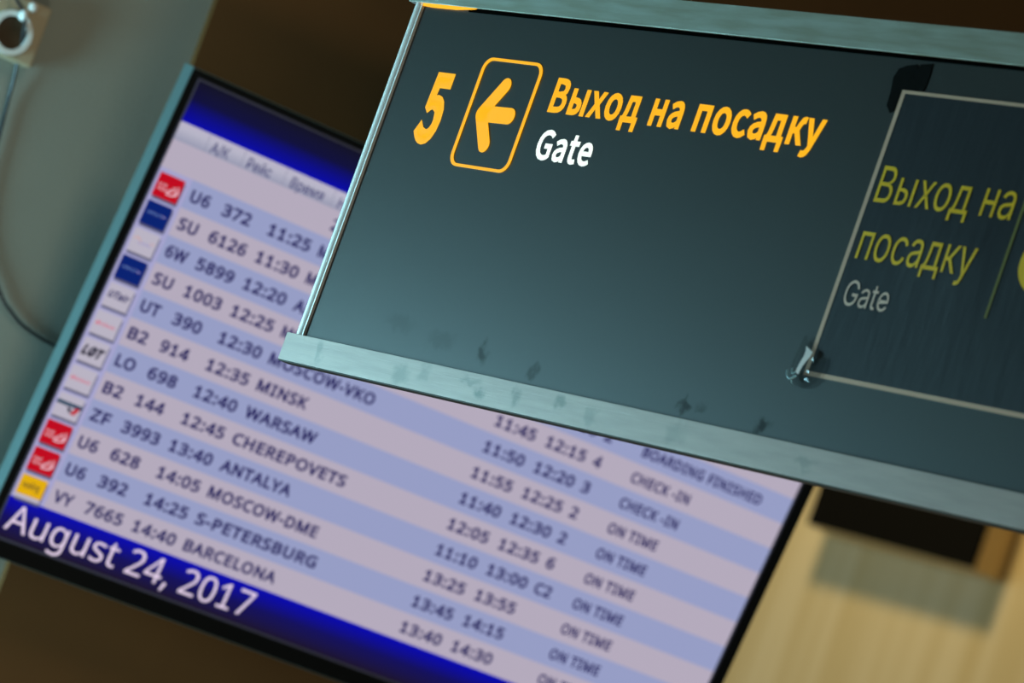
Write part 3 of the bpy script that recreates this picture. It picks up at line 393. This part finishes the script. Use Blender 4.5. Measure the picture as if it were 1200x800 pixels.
bm = bmesh.new(); box(bm, 0.09, SL - 0.0125, -0.0034, 0.0005, -0.004, 0.0010); bm_obj('gap_shade', bm, M['black'], SF, sign)  # matte black strip stands in for the shade under the top rail
bm = bmesh.new(); poly(bm, [(0.001, -0.0018), (0.03, -0.0032), (0.07, -0.0030), (0.100, -0.0008), (0.104, 0.0004), (0.001, 0.0004)], 0.0012, 0, 0.0012)
bm_obj('light_gap', bm, M['yellow_leak'], SF, sign)['label'] = 'sliver of lit yellow film showing under the top rail'
LZ = 0.0004; LT = 0.0006
bm = bmesh.new(); lettering(bm, '5', 0.0700, 0.1080, -0.1445, 0.0755, LZ, 0.052, 'B')
bm_obj('gate_number', bm, M['yellow'], SF, sign)
bm = bmesh.new(); ring(bm, rrect(0.1445, 0.2430, -0.1620, -0.0475, 0.0135), rrect(0.1490, 0.2385, -0.1590, -0.0505, 0.0105), LZ, LT)
bm_obj('arrow_frame', bm, M['yellow'], SF, sign)
def capsule_stroke(bm, a, b, r, z, t, n=10):
    a, b = Vector((a[0], a[1], 0)), Vector((b[0], b[1], 0)); d = (b - a).normalized(); p = Vector((-d.y, d.x, 0)); pts = []
    for k in range(n + 1):
        g = math.pi * k / n; pts.append(b + p * (r * math.cos(g)) + d * (r * math.sin(g)))
    for k in range(n + 1):
        g = math.pi * k / n; pts.append(a - p * (r * math.cos(g)) - d * (r * math.sin(g)))
    poly(bm, [(q.x, q.y) for q in pts], z, 0, t)
bm = bmesh.new()
capsule_stroke(bm, (0.1695, -0.1055), (0.1925, -0.0745), 0.0080, LZ, LT)
capsule_stroke(bm, (0.1695, -0.1055), (0.1915, -0.1365), 0.0080, LZ, LT)
capsule_stroke(bm, (0.1700, -0.1055), (0.2150, -0.1045), 0.0084, LZ, LT)
bm_obj('arrow', bm, M['yellow'], SF, sign)
for s_, a_, b_ in (('Выход', 0.2700, 0.4080), ('на', 0.4250, 0.4715), ('посадку', 0.4900, 0.6705)):
    bm = bmesh.new(); lettering(bm, s_, a_, b_, -0.0950, 0.0355, LZ, 0.032, 'B'); bm_obj('russian_word', bm, M['yellow'], SF, sign)
bm = bmesh.new(); lettering(bm, 'Gate', 0.2735, 0.3600, -0.1430, 0.0305, LZ, 0.030, 'B')
bm_obj('english_word', bm, M['white_letter'], SF, sign)['label'] = 'white backlit word below the yellow line'
for hx in (0.20, 1.40):
    bm = bmesh.new(); tube(bm, [(hx, 0.028, -0.010), (hx, 6.0 - S0.z, -0.010)], 0.006, 12)
    box(bm, hx - .03, hx + .03, 0.029, 0.034, -0.026, 0.006, 0.001); box(bm, hx - .04, hx + .04, 6.0 - S0.z - .006, 6.0 - S0.z, -.05, .03, 0.001)
    bm_obj('hanger_rod', bm, M['steel'], SF, sign)

# ------------------------------------------------------------------ paper notice stuck on the sign, and its tapes
NX0, NX1, NY0, NY1 = 0.7537, 1.10, -0.2985, -0.0325
NF = Frame(S0, SX, UP, SN, base=((NX0 + NX1) / 2, NY0, 0.001))
notice = root('paper_notice', NF, 'dark navy paper notice with pale border and olive letters stuck on the gate sign', 'notice')
def sag(x, y):                                     # slight waviness of the sheet
    e = min(1, (x - NX0) / .10) * min(1, (y - NY0) / .13) * min(1, (NY1 - y) / .13)
    return 0.0010 + e * e * 0.0008 * (1 + math.sin(38 * x + 6 * y) * 0.6 + math.sin(95 * x - 11 * y + 1) * 0.35)
bm = bmesh.new(); nx, ny = 60, 24
G = [[bm.verts.new((NX0 + (NX1 - NX0) * i / nx, NY0 + (NY1 - NY0) * j / ny, 0)) for j in range(ny + 1)] for i in range(nx + 1)]
for col_ in G:
    for v in col_: v.co.z = sag(v.co.x, v.co.y)
for i in range(nx):
    for j in range(ny): bm.faces.new((G[i][j], G[i + 1][j], G[i + 1][j + 1], G[i][j + 1])).smooth = True
r = bmesh.ops.extrude_face_region(bm, geom=list(bm.faces)); bmesh.ops.translate(bm, verts=[v for v in r['geom'] if isinstance(v, bmesh.types.BMVert)], vec=(0, 0, -0.0003))
bmesh.ops.recalc_face_normals(bm, faces=bm.faces)
for f in bm.faces:
    f.smooth = abs(f.normal.z) > 0.5
for e in bm.edges:
    if len(set(f.smooth for f in e.link_faces)) > 1: e.smooth = False
bm_obj('sheet', bm, M['paper'], NF, notice)
def drape(bm, dz):
    for v in bm.verts: v.co.z += sag(v.co.x, v.co.y) + dz
bm = bmesh.new(); B = 0.0042
def strip(bm, x0, x1, y0, y1, n, along):
    for k in range(n):
        a, b = k / n, (k + 1) / n
        if along == 'x': quad(bm, x0 + (x1 - x0) * a, x0 + (x1 - x0) * b, y0, y1, 0)
        else: quad(bm, x0, x1, y0 + (y1 - y0) * a, y0 + (y1 - y0) * b, 0)
strip(bm, NX0, NX0 + B * 1.2, NY0, NY1, 24, 'y'); strip(bm, NX1 - B, NX1, NY0, NY1, 24, 'y')
strip(bm, NX0 + B * 1.2, NX1 - B, NY0, NY0 + B, 60, 'x'); strip(bm, NX0 + B * 1.2, NX1 - B, NY1 - B * 0.75, NY1, 60, 'x')
drape(bm, 0.0004)
bm_obj('border', bm, M['paper_border'], NF, notice)
def notice_text(name, items, m):
    bm = bmesh.new()
    for (s, x0, x1, base, cap, bold) in items: lettering(bm, s, x0, x1, base, cap, 0, bold, 'A')
    drape(bm, 0.0006)
    return bm_obj(name, bm, m, NF, notice)
for it in (('Выход', 0.7655, 0.8850, -0.1360, 0.0335, 0.0), ('на', 0.9000, 0.9380, -0.1350, 0.0335, 0.0), ('посадку', 0.7670, 0.9150, -0.1885, 0.0335, 0.0)):
    notice_text('russian_word', [it], M['olive_ink'])
notice_text('english_word', [('Gate', 0.7705, 0.8275, -0.2312, 0.0230, 0.0)], M['pale_ink'])['label'] = 'small pale word under the olive lines'
notice_text('gate_number', [('6', 0.9665, 1.036, -0.1950, 0.085, 0.02)], M['olive_ink'])
bm = bmesh.new(); strip(bm, 0.9470, 0.9502, -0.2215, -0.075, 30, 'y'); drape(bm, 0.0006)
bm_obj('divider_line', bm, M['olive_line'], NF, notice)

BF = Frame(S0, SX, UP, SN, base=(0.755, -0.05, 0.0004))
bm = bmesh.new()
poly(bm, [(.7466, -.0545), (.7395, -.0480), (.7386, -.035), (.7357, -.022), (.7389, -.0136), (.7480, -.0098), (.7606, -.0077), (.7633, -.0112), (.765, -.0076), (.7792, -.0057),
          (.7808, -.0175), (.7800, -.0296), (.7770, -.0370), (.7720, -.0450), (.7640, -.0500), (.7560, -.0510)], 0.0004, 0, 0.0005)
tag(bm_obj('tape_piece', bm, M['black_tape'], BF), 'torn black tape piece at the top left corner of the paper notice', 'tape')
CF = Frame(S0, SX, UP, SN, base=(0.757, -0.29, 0.0025))
tape = root('tape_piece', CF, 'crumpled clear tape with white fold at the lower left corner of the paper notice', 'tape')
bm = bmesh.new()
outl = [(.7370, -.2975), (.7372, -.2850), (.7390, -.2740), (.7405, -.2650), (.7440, -.2640), (.7470, -.2690), (.7520, -.2680), (.7600, -.2750), (.7700, -.2790), (.7785, -.2810), (.7790, -.2900),
        (.7770, -.3020), (.7690, -.3080), (.7600, -.3110), (.7500, -.3105), (.7420, -.3080)]
ce = (0.7555, -0.2905); rings = []
for k in range(5):
    t = 1 - k / 5
    rings.append([bm.verts.new((ce[0] + (p[0] - ce[0]) * t, ce[1] + (p[1] - ce[1]) * t, 0.0032 + (0 if k == 0 else random.uniform(0, 0.0022)))) for p in outl])
cv = bm.verts.new((ce[0], ce[1], 0.005))
for k in range(4):
    for i in range(len(outl)):
        j = (i + 1) % len(outl); bm.faces.new((rings[k][i], rings[k][j], rings[k + 1][j], rings[k + 1][i]))
for i in range(len(outl)): bm.faces.new((rings[4][i], rings[4][(i + 1) % len(outl)], cv))
bm_obj('film', bm, M['clear_tape'], CF, tape)
bm = bmesh.new()
A = [(.7512, -.2740), (.7528, -.2790), (.7525, -.2840), (.7500, -.2910), (.7485, -.2985)]
Bp = [(.7615, -.2785), (.7600, -.2830), (.7570, -.2880), (.7545, -.2930), (.7530, -.3000)]
va = [bm.verts.new((p[0], p[1], 0.0066 + 0.0004 * i * (4 - i) / 4)) for i, p in enumerate(A)]; vb = [bm.verts.new((p[0], p[1], 0.0064)) for p in Bp]
for i in range(4): bm.faces.new((va[i], vb[i], vb[i + 1], va[i + 1])).smooth = True
bm_obj('folded_flap', bm, M['tape_fold'], CF, tape)['label'] = 'white folded flap'
bm = bmesh.new()
tube(bm, catmull([(.7375, -.2985, .0062), (.7400, -.3030, .0064), (.7450, -.3050, .0064), (.7510, -.3015, .0062)], 5), 0.0011, 6)
tube(bm, catmull([(.7430, -.2960, .0062), (.7450, -.3000, .0064), (.7490, -.2985, .0064)], 5), 0.0009, 6)
bm_obj('wrinkle', bm, mat('tape_wrinkle', rgb(150, 190, 200), 0.15), CF, tape)

# ================================================================== FLIGHT MONITOR
W, H = 1.2100, 0.6806
TF = Frame(T0, TX, TY, TN, base=(W / 2, -H - 0.026, 0))
TBs = TF.base
tv = root('flight_monitor', TF, 'wall mounted black flight departures monitor tilted down behind the gate sign', 'monitor')
bx0, bx1, by0, by1 = -0.0140, W + 0.0235, -H - 0.0265, 0.0116
bm = bmesh.new()
ring(bm, [(bx0, by0), (bx1, by0), (bx1, by1), (bx0, by1)], [(0.0, -H), (W, -H), (W, 0), (0, 0)], -0.006, 0.009)
bmesh.ops.recalc_face_normals(bm, faces=bm.faces)
bm_obj('bezel', bm, M['bezel'], TF, tv)
bm = bmesh.new(); ring(bm, [(-.0022, -H - .0022), (W + .0022, -H - .0022), (W + .0022, .0022), (-.0022, .0022)], [(0.0008, -H + .0008), (W - .0008, -H + .0008), (W - .0008, -.0008), (0.0008, -.0008)], 0.0026, 0.0007)
bm_obj('screen_edge', bm, M['edge_line'], TF, tv)['label'] = 'thin pale line around the screen'
bm = bmesh.new(); ring(bm, [(bx0 - .0012, by0 - .0012), (bx1 + .0012, by0 - .0012), (bx1 + .0012, by1 + .0012), (bx0 - .0012, by1 + .0012)], [(bx0, by0), (bx1, by0), (bx1, by1), (bx0, by1)], -0.026, 0.0275)
bmesh.ops.recalc_face_normals(bm, faces=bm.faces)
bm_obj('side_trim', bm, M['side_trim'], TF, tv)['label'] = 'satin metal edge around the monitor'
bm = bmesh.new(); box(bm, bx0 + .002, bx1 - .002, by0 + .002, by1 - .002, -0.026, -0.005); box(bm, 0.25, 0.96, -0.56, -0.12, -0.055, -0.026, 0.006)
bm_obj('back_housing', bm, M['tv_back'], TF, tv)
bm = bmesh.new()
box(bm, 0.45, 0.76, -0.50, -0.18, -0.075, -0.055, 0.002)
for sx_ in (0.48, 0.73): tube(bm, [(sx_, -0.22, -0.07), (sx_, -0.20, -0.17)], 0.010, 10); tube(bm, [(sx_, -0.46, -0.07), (sx_, -0.46, -0.125)], 0.010, 10)
bm_obj('wall_bracket', bm, M['steel'], TF, tv)

PITCH = 0.0411; BASE1 = -0.1573
def row_base(i): return BASE1 - PITCH * (i - 1)
def row_top(i): return row_base(i) + 0.0292
def gradient_mat(name, stops, ytop, ybot):         # the display's own picture: a banner running from blue to near black
    m = mat(name, (0.006, 0.006, 0.006, 1), 0.35, spec=0.25); nt = m.node_tree; b = nt.nodes['Principled BSDF']
    tc = nt.nodes.new('ShaderNodeTexCoord'); sp = nt.nodes.new('ShaderNodeSeparateXYZ'); nt.links.new(tc.outputs['Object'], sp.inputs[0])
    mr = nt.nodes.new('ShaderNodeMapRange'); mr.inputs[1].default_value = ytop - TBs.y; mr.inputs[2].default_value = ybot - TBs.y
    nt.links.new(sp.outputs['Y'], mr.inputs[0])
    cr = nt.nodes.new('ShaderNodeValToRGB'); el = cr.color_ramp.elements
    for k, (p, c) in enumerate(stops):
        e = el[k] if k < 2 else el.new(p)
        e.position = p; e.color = c
    nt.links.new(mr.outputs[0], cr.inputs[0]); nt.links.new(cr.outputs[0], b.inputs['Emission Color']); b.inputs['Emission Strength'].default_value = 1.0
    return m
YH = -0.0607; YR0 = row_top(0); YD = row_top(13)
scr_m = [lit('screen_pale', 180, 170, 188), lit('screen_stripe', 150, 157, 197),
         gradient_mat('banner_top', [(0, rgb(14, 12, 34)), (1, rgb(0, 0, 168)), (0.45, rgb(10, 8, 60))], 0, YH),
         gradient_mat('banner_date', [(0, rgb(0, 0, 178)), (1, rgb(26, 16, 38)), (0.5, rgb(16, 10, 92))], YD, -H),
         gradient_mat('heading_bar', [(0, rgb(186, 180, 200)), (1, rgb(150, 152, 176)), (0.35, rgb(182, 180, 198))], YH, YR0),
         lit('heading_line', 146, 146, 170), lit('screen_lavender', 164, 162, 204)]
bm = bmesh.new()
quad(bm, 0, W, YH, 0, 0, 2); quad(bm, 0, W, YR0, YH, 0, 4); quad(bm, 0, W, -H, YD, 0, 3)
for i in range(13): quad(bm, 0, W, row_top(i + 1), row_top(i), 0, 1 if i % 2 else 0)
for x in (0.0520, 0.1120, 0.1830, 0.2660, 0.6550, 0.7500, 0.8400, 0.9100): quad(bm, x, x + .0012, YR0, YH, 0.0003, 5)
quad(bm, 0.0010, 0.0560, row_top(13), row_top(1), 0.0002, 6)
screen = bm_obj('screen', bm, scr_m, TF, tv)
M['navy_text'] = lit('navy_text', 34, 28, 92); M['head_text'] = lit('head_text', 60, 60, 112); M['date_text'] = lit('date_text', 222, 204, 226)
TB = 0.042
def scr(name, bm, m): return bm_obj(name, bm, m, TF, screen)
for s, a, b in (('А/К', .0605, .0900), ('Рейс', .1215, .1620), ('Время', .1960, .2520), ('Направление', .2780, .40), ('Выход', .8470, .90), ('Статус', .9230, 1.0)):
    bm = bmesh.new(); lettering(bm, s, a, b, -0.0842, 0.0155, 0.0008, 0.012, 'A'); scr('column_heading', bm, M['head_text'])
rows = [('U6', '372', '11:25', 'MOSCOW', None, None, None, None), ('SU', '6126', '11:30', 'MOSCOW', None, None, None, None),
        ('6W', '5899', '12:20', 'ADLER', '11:40', '12:10', '2', 'BOARDING FINISHED'), ('SU', '1003', '12:25', 'MOSCOW', '11:45', '12:15', '4', 'CHECK -IN'),
        ('UT', '390', '12:30', 'MOSCOW-VKO', '11:50', '12:20', '3', 'CHECK -IN'), ('B2', '914', '12:35', 'MINSK', '11:55', '12:25', '2', 'ON TIME'),
        ('LO', '698', '12:40', 'WARSAW', '11:40', '12:30', '2', 'ON TIME'), ('B2', '144', '12:45', 'CHEREPOVETS', '12:05', '12:35', '6', 'ON TIME'),
        ('ZF', '3993', '13:40', 'ANTALYA', '11:10', '13:00', 'C2', 'ON TIME'), ('U6', '628', '14:05', 'MOSCOW-DME', '13:25', '13:55', None, 'ON TIME'),
        ('U6', '392', '14:25', 'S-PETERSBURG', '13:45', '14:15', None, 'ON TIME'), ('VY', '7665', '14:40', 'BARCELONA', '13:40', '14:30', None, 'ON TIME')]
CW = {'MOSCOW': .100, 'ADLER': .080, 'MOSCOW-VKO': .184, 'MINSK': .087, 'WARSAW': .1235, 'CHEREPOVETS': .1975, 'ANTALYA': .122, 'MOSCOW-DME': .190, 'S-PETERSBURG': .2095, 'BARCELONA': .1590}
SW = {'BOARDING FINISHED': .2335, 'CHECK -IN': .1130, 'ON TIME': .0950}
CAPS = 0.0176
for i, (al, num, t1, city, t2, t3, g, st) in enumerate(rows):
    b = row_base(i + 1)
    def T_(name, s, x0, x1, bo=TB, cap=CAPS, base=None):
        bm = bmesh.new(); lettering(bm, s, x0, x1, b if base is None else base, cap, 0.0008, bo); scr(name, bm, M['navy_text'])
    T_('airline_code', al, .0630, .0945 if al != '6W' else .0985)
    if len(num) == 3: T_('flight_number', num, .1165, .1640)
    else: T_('flight_number', num, .1145, .1770)
    T_('departure_time', t1, .1940, .2665); T_('destination', city, .2815, .2815 + CW[city])
    if t2: T_('boarding_time', t2, .6645, .7395); T_('closing_time', t3, .7590, .8340)
    if g: T_('gate_code', g, .8490, .8640 if len(g) == 1 else .8800)
    if st: T_('status', st, .9225, .9225 + SW[st], 0.042, 0.0165)
    if i == 0: T_('page_number', '2', .2825, .2955, base=row_base(0))
bm = bmesh.new(); lettering(bm, 'August 24, 2017', .0125, .4235, -0.6672, 0.0370, 0.0008, 0.0)
scr('date_text', bm, M['date_text'])['label'] = 'large pale date on the blue banner'
# small airline tiles beside the rows, each a picture on the screen
M['t_red'] = lit('tile_red', 190, 0, 28); M['t_blue'] = lit('tile_blue', 0, 30, 112); M['t_white'] = lit('tile_white', 184, 178, 194)
M['t_yellow'] = lit('tile_yellow', 224, 172, 4); M['t_shadow'] = lit('tile_shadow', 84, 84, 112); M['t_mark'] = lit('tile_mark', 232, 200, 214)
M['t_navy'] = lit('tile_navy', 40, 36, 96); M['t_pink'] = lit('tile_pink', 212, 96, 120); M['t_orange'] = lit('tile_orange', 206, 160, 150)
M['t_black'] = lit('tile_black', 30, 24, 50); M['t_teal'] = lit('tile_teal', 44, 72, 96); M['t_brown'] = lit('tile_brown', 92, 76, 40); M['t_pblue'] = lit('tile_pale_blue', 110, 136, 190); M['t_lilac'] = lit('tile_lilac', 150, 144, 196)
kinds = ['red', 'blue', 'rainbow', 'blue', 'uta', 'pink', 'lot', 'pink', 'azur', 'red', 'red', 'yellow']
def tile(kind, i):
    y1 = row_base(i) + 0.0228; y0 = y1 - 0.0340; x0, x1 = .0065, .0470
    bm = bmesh.new(); z = 0.0008
    mats = [M['t_shadow'], M['t_white'], M['t_mark']]
    poly(bm, [(x0 + .002, y0 - .0036), (x1 + .0022, y0 - .0036), (x1 + .0022, y1 - .004), (x1, y1 - .004), (x1, y0), (x0 + .002, y0)], z - .0003, 0)
    if kind == 'red':
        mats[1] = M['t_red']; quad(bm, x0, x1, y0, y1, z, 1)
        lettering(bm, 'Ural', x0 + .004, x0 + .017, y0 + .0165, .0042, z + .0003, 0.012, slant=.2, mi=2)
        lettering(bm, 'Airlines', x0 + .004, x0 + .023, y0 + .0105, .0040, z + .0003, 0.012, slant=.2, mi=2)
        for dx, dy in ((.0245, .0110), (.0290, .0150), (.0335, .0110)):
            tube(bm, catmull([(x0 + dx - .003, y0 + dy - .002, z), (x0 + dx + .001, y0 + dy + .002, z), (x0 + dx + .0005, y0 + dy + .005, z), (x0 + dx - .002, y0 + dy + .003, z)], 4), .0006, 6, 2)
        tube(bm, catmull([(x0 + .020, y0 + .008, z), (x0 + .030, y0 + .0085, z), (x0 + .0365, y0 + .013, z), (x0 + .034, y0 + .023, z)], 5), .0008, 6, 2)
    elif kind == 'blue':
        mats[1] = M['t_blue']; mats[2] = M['t_pblue']; mats.append(M['t_lilac']); quad(bm, x0, x1, y0, y1, z, 1)
        lettering(bm, 'AEROFLOT', x0 + .005, x0 + .029, y0 + .0165, .0036, z + .0003, 0.012, slant=.15, mi=2)
        poly(bm, [(x0 + .030, y0 + .0165), (x0 + .036, y0 + .0185), (x0 + .030, y0 + .0195)], z + .0003, 3)
    elif kind == 'rainbow':
        mats[2] = M['t_lilac']; mats.append(M['t_orange']); quad(bm, x0, x1, y0, y1, z, 1)
        tube(bm, catmull([(x0 + .004, y0 + .019, z), (x0 + .010, y0 + .0215, z), (x0 + .016, y0 + .0165, z)], 5), .0009, 6, 3)
        lettering(bm, 'saravia', x0 + .012, x0 + .032, y0 + .0135, .0052, z + .0003, 0.012, slant=.2, mi=2)
        tube(bm, [(x0 + .031, y0 + .0180, z), (x0 + .036, y0 + .0200, z)], .0008, 6, 3)
    elif kind == 'uta':
        mats[2] = M['t_navy']; quad(bm, x0, x1, y0, y1, z, 1)
        lettering(bm, 'UTair', x0 + .0035, x0 + .0375, y0 + .0135, 0.0105, z + .0003, .055, slant=.35, mi=2)
    elif kind == 'pink':
        mats[2] = M['t_pink']; quad(bm, x0, x1, y0, y1, z, 1)
        tube(bm, catmull([(x0 + .004, y0 + .014, z), (x0 + .0075, y0 + .0195, z), (x0 + .0065, y0 + .014, z), (x0 + .010, y0 + .018, z)], 5), .0006, 6, 2)
        lettering(bm, 'belavia', x0 + .0095, x0 + .035, y0 + .0140, .0055, z + .0003, 0.012, slant=.2, mi=2)
    elif kind == 'lot':
        mats[2] = M['t_black']; quad(bm, x0, x1, y0, y1, z, 1)
        lettering(bm, 'LOT', x0 + .0015, x0 + .037, y0 + .0095, 0.0150, z + .0003, .085, slant=.35, mi=2)
        tube(bm, [(x0 + .0145, y0 + .0095, z + .0003), (x0 + .0225, y0 + .0225, z + .0003)], .0009, 6, 2)
    elif kind == 'azur':
        mats[2] = M['t_teal']; mats += [M['t_red'], M['t_black']]; quad(bm, x0, x1, y0, y1, z, 1)
        quad(bm, x0, x1, y0 + .0180, y0 + .0235, z + .0003, 2)
        poly(bm, [(x0 + .026, y0 + .0085), (x0 + .033, y0 + .0085), (x0 + .0385, y0 + .0190), (x0 + .0315, y0 + .0190)], z + .0006, 3)
        poly(bm, [(x0 + .018, y0 + .0170), (x0 + .022, y0 + .0110), (x0 + .027, y0 + .0095), (x0 + .025, y0 + .0160)], z + .0006, 4)
    else:
        mats += [M['t_yellow'], M['t_brown']]; quad(bm, x0, x1, y0, y1, z, 1); quad(bm, x0, x1, y0 + .006, y1, z + .0003, 3)
        lettering(bm, 'vueling', x0 + .005, x0 + .032, y0 + .0160, 0.0095, z + .0006, .03, mi=4)
    o = scr('airline_logo', bm, mats)
    o['label'] = {'red': 'red airline tile', 'blue': 'dark blue airline tile', 'yellow': 'yellow airline tile'}.get(kind, 'white airline tile')
for i, k in enumerate(kinds): tile(k, i + 1)

# ================================================================== SOCKET AND CABLE ON THE GRAY WALL
KF = Frame(W0, WX, UP, WN, base=(-0.190, 2.40, 0))
sock = root('wall_socket', KF, 'beige wall socket box with white rim at the top of the gray wall', 'socket')
bm = bmesh.new(); box(bm, -0.2330, -0.1470, 2.3985, 2.4865, 0, 0.022, 0.004, seg=3); bm_obj('housing', bm, M['beige_plastic'], KF, sock)
def circ(cx, cy, r, n=36): return [(cx + r * math.cos(2 * math.pi * k / n), cy + r * math.sin(2 * math.pi * k / n)) for k in range(n)]
bm = bmesh.new(); ring(bm, circ(-.1960, 2.4330, .0310), circ(-.1960, 2.4330, .0235), 0.021, 0.008)
bmesh.ops.recalc_face_normals(bm, faces=bm.faces); bm_obj('rim', bm, M['white_plastic'], KF, sock, smooth=False)
bm = bmesh.new(); disc(bm, -.1960, 2.4330, 0.0215, 0.0235, .0233); bm_obj('recess', bm, M['dark_recess'], KF, sock)
bm = bmesh.new()
bmesh.ops.create_uvsphere(bm, u_segments=16, v_segments=10, radius=1.0)
for v in bm.verts: v.co = Vector((-.1770 + v.co.x * .0070, 2.4775 + v.co.y * .0075, .021 + v.co.z * .007))
bm_obj('highlight_ball', bm, M['white_plastic'], KF, sock, smooth=True)  # white ball stands in for a bright highlight by the plug
PF = Frame(W0, WX, UP, WN, base=(-0.190, 2.46, 0.03))
cab = root('power_cable', PF, 'thin dark gray cable hanging from the beige socket and looping behind the monitor', 'cable')
pts = [(-.2300, 2.5300, .034), (-.2150, 2.4830, .034), (-.1960, 2.4660, .036), (-.1860, 2.4530, .034), (-.1800, 2.4390, .028), (-.1710, 2.4150, .018), (-.1620, 2.3800, .012), (-.1560, 2.3460, .007), (-.1490, 2.2920, .006),
       (-.1400, 2.2200, .006), (-.1150, 2.1520, .006), (-.0630, 2.0955, .006), (-.0380, 2.0780, .006), (-.0080, 2.0650, .006), (.0430, 2.0580, .007), (.0850, 2.0620, .018), (.1700, 2.0900, .020), (.30, 2.16, .020)]
bm = bmesh.new(); tube(bm, catmull(pts, 8), 0.0026, 10); bm_obj('cord', bm, M['cable'], PF, cab)
bm = bmesh.new(); bmesh.ops.create_uvsphere(bm, u_segments=16, v_segments=10, radius=1.0)
for v in bm.verts: v.co = Vector((-.1950 + v.co.x * .0060, 2.4590 + v.co.y * .0080, .040 + v.co.z * .0070))
bm_obj('plug', bm, M['white_plastic'], PF, cab, smooth=True)['label'] = 'white plug clip on the cable'

# ================================================================== DARK CABINET ON THE FAR WALL
QF = Frame(FAR0, FX, UP, FN, base=(0.48, 3.41, 0))
cabn = root('wall_cabinet', QF, 'dark brown box cabinet mounted high on the beige far wall under the sign', 'cabinet')
CX0, CX1, CY0, CY1, CD = -0.015, 0.976, 3.41, 4.0, 0.22
bm = bmesh.new(); box(bm, CX0, CX1, CY0, CY1, 0, CD, 0.006); bm_obj('body', bm, M['brown_case'], QF, cabn)
bm = bmesh.new(); box(bm, CX0 + .004, CX1 - .004, CY0 + .004, CY1 - .004, CD, CD + .02, 0.004)
bm_obj('front_panel', bm, M['dark_case'], QF, cabn)['label'] = 'nearly black front'
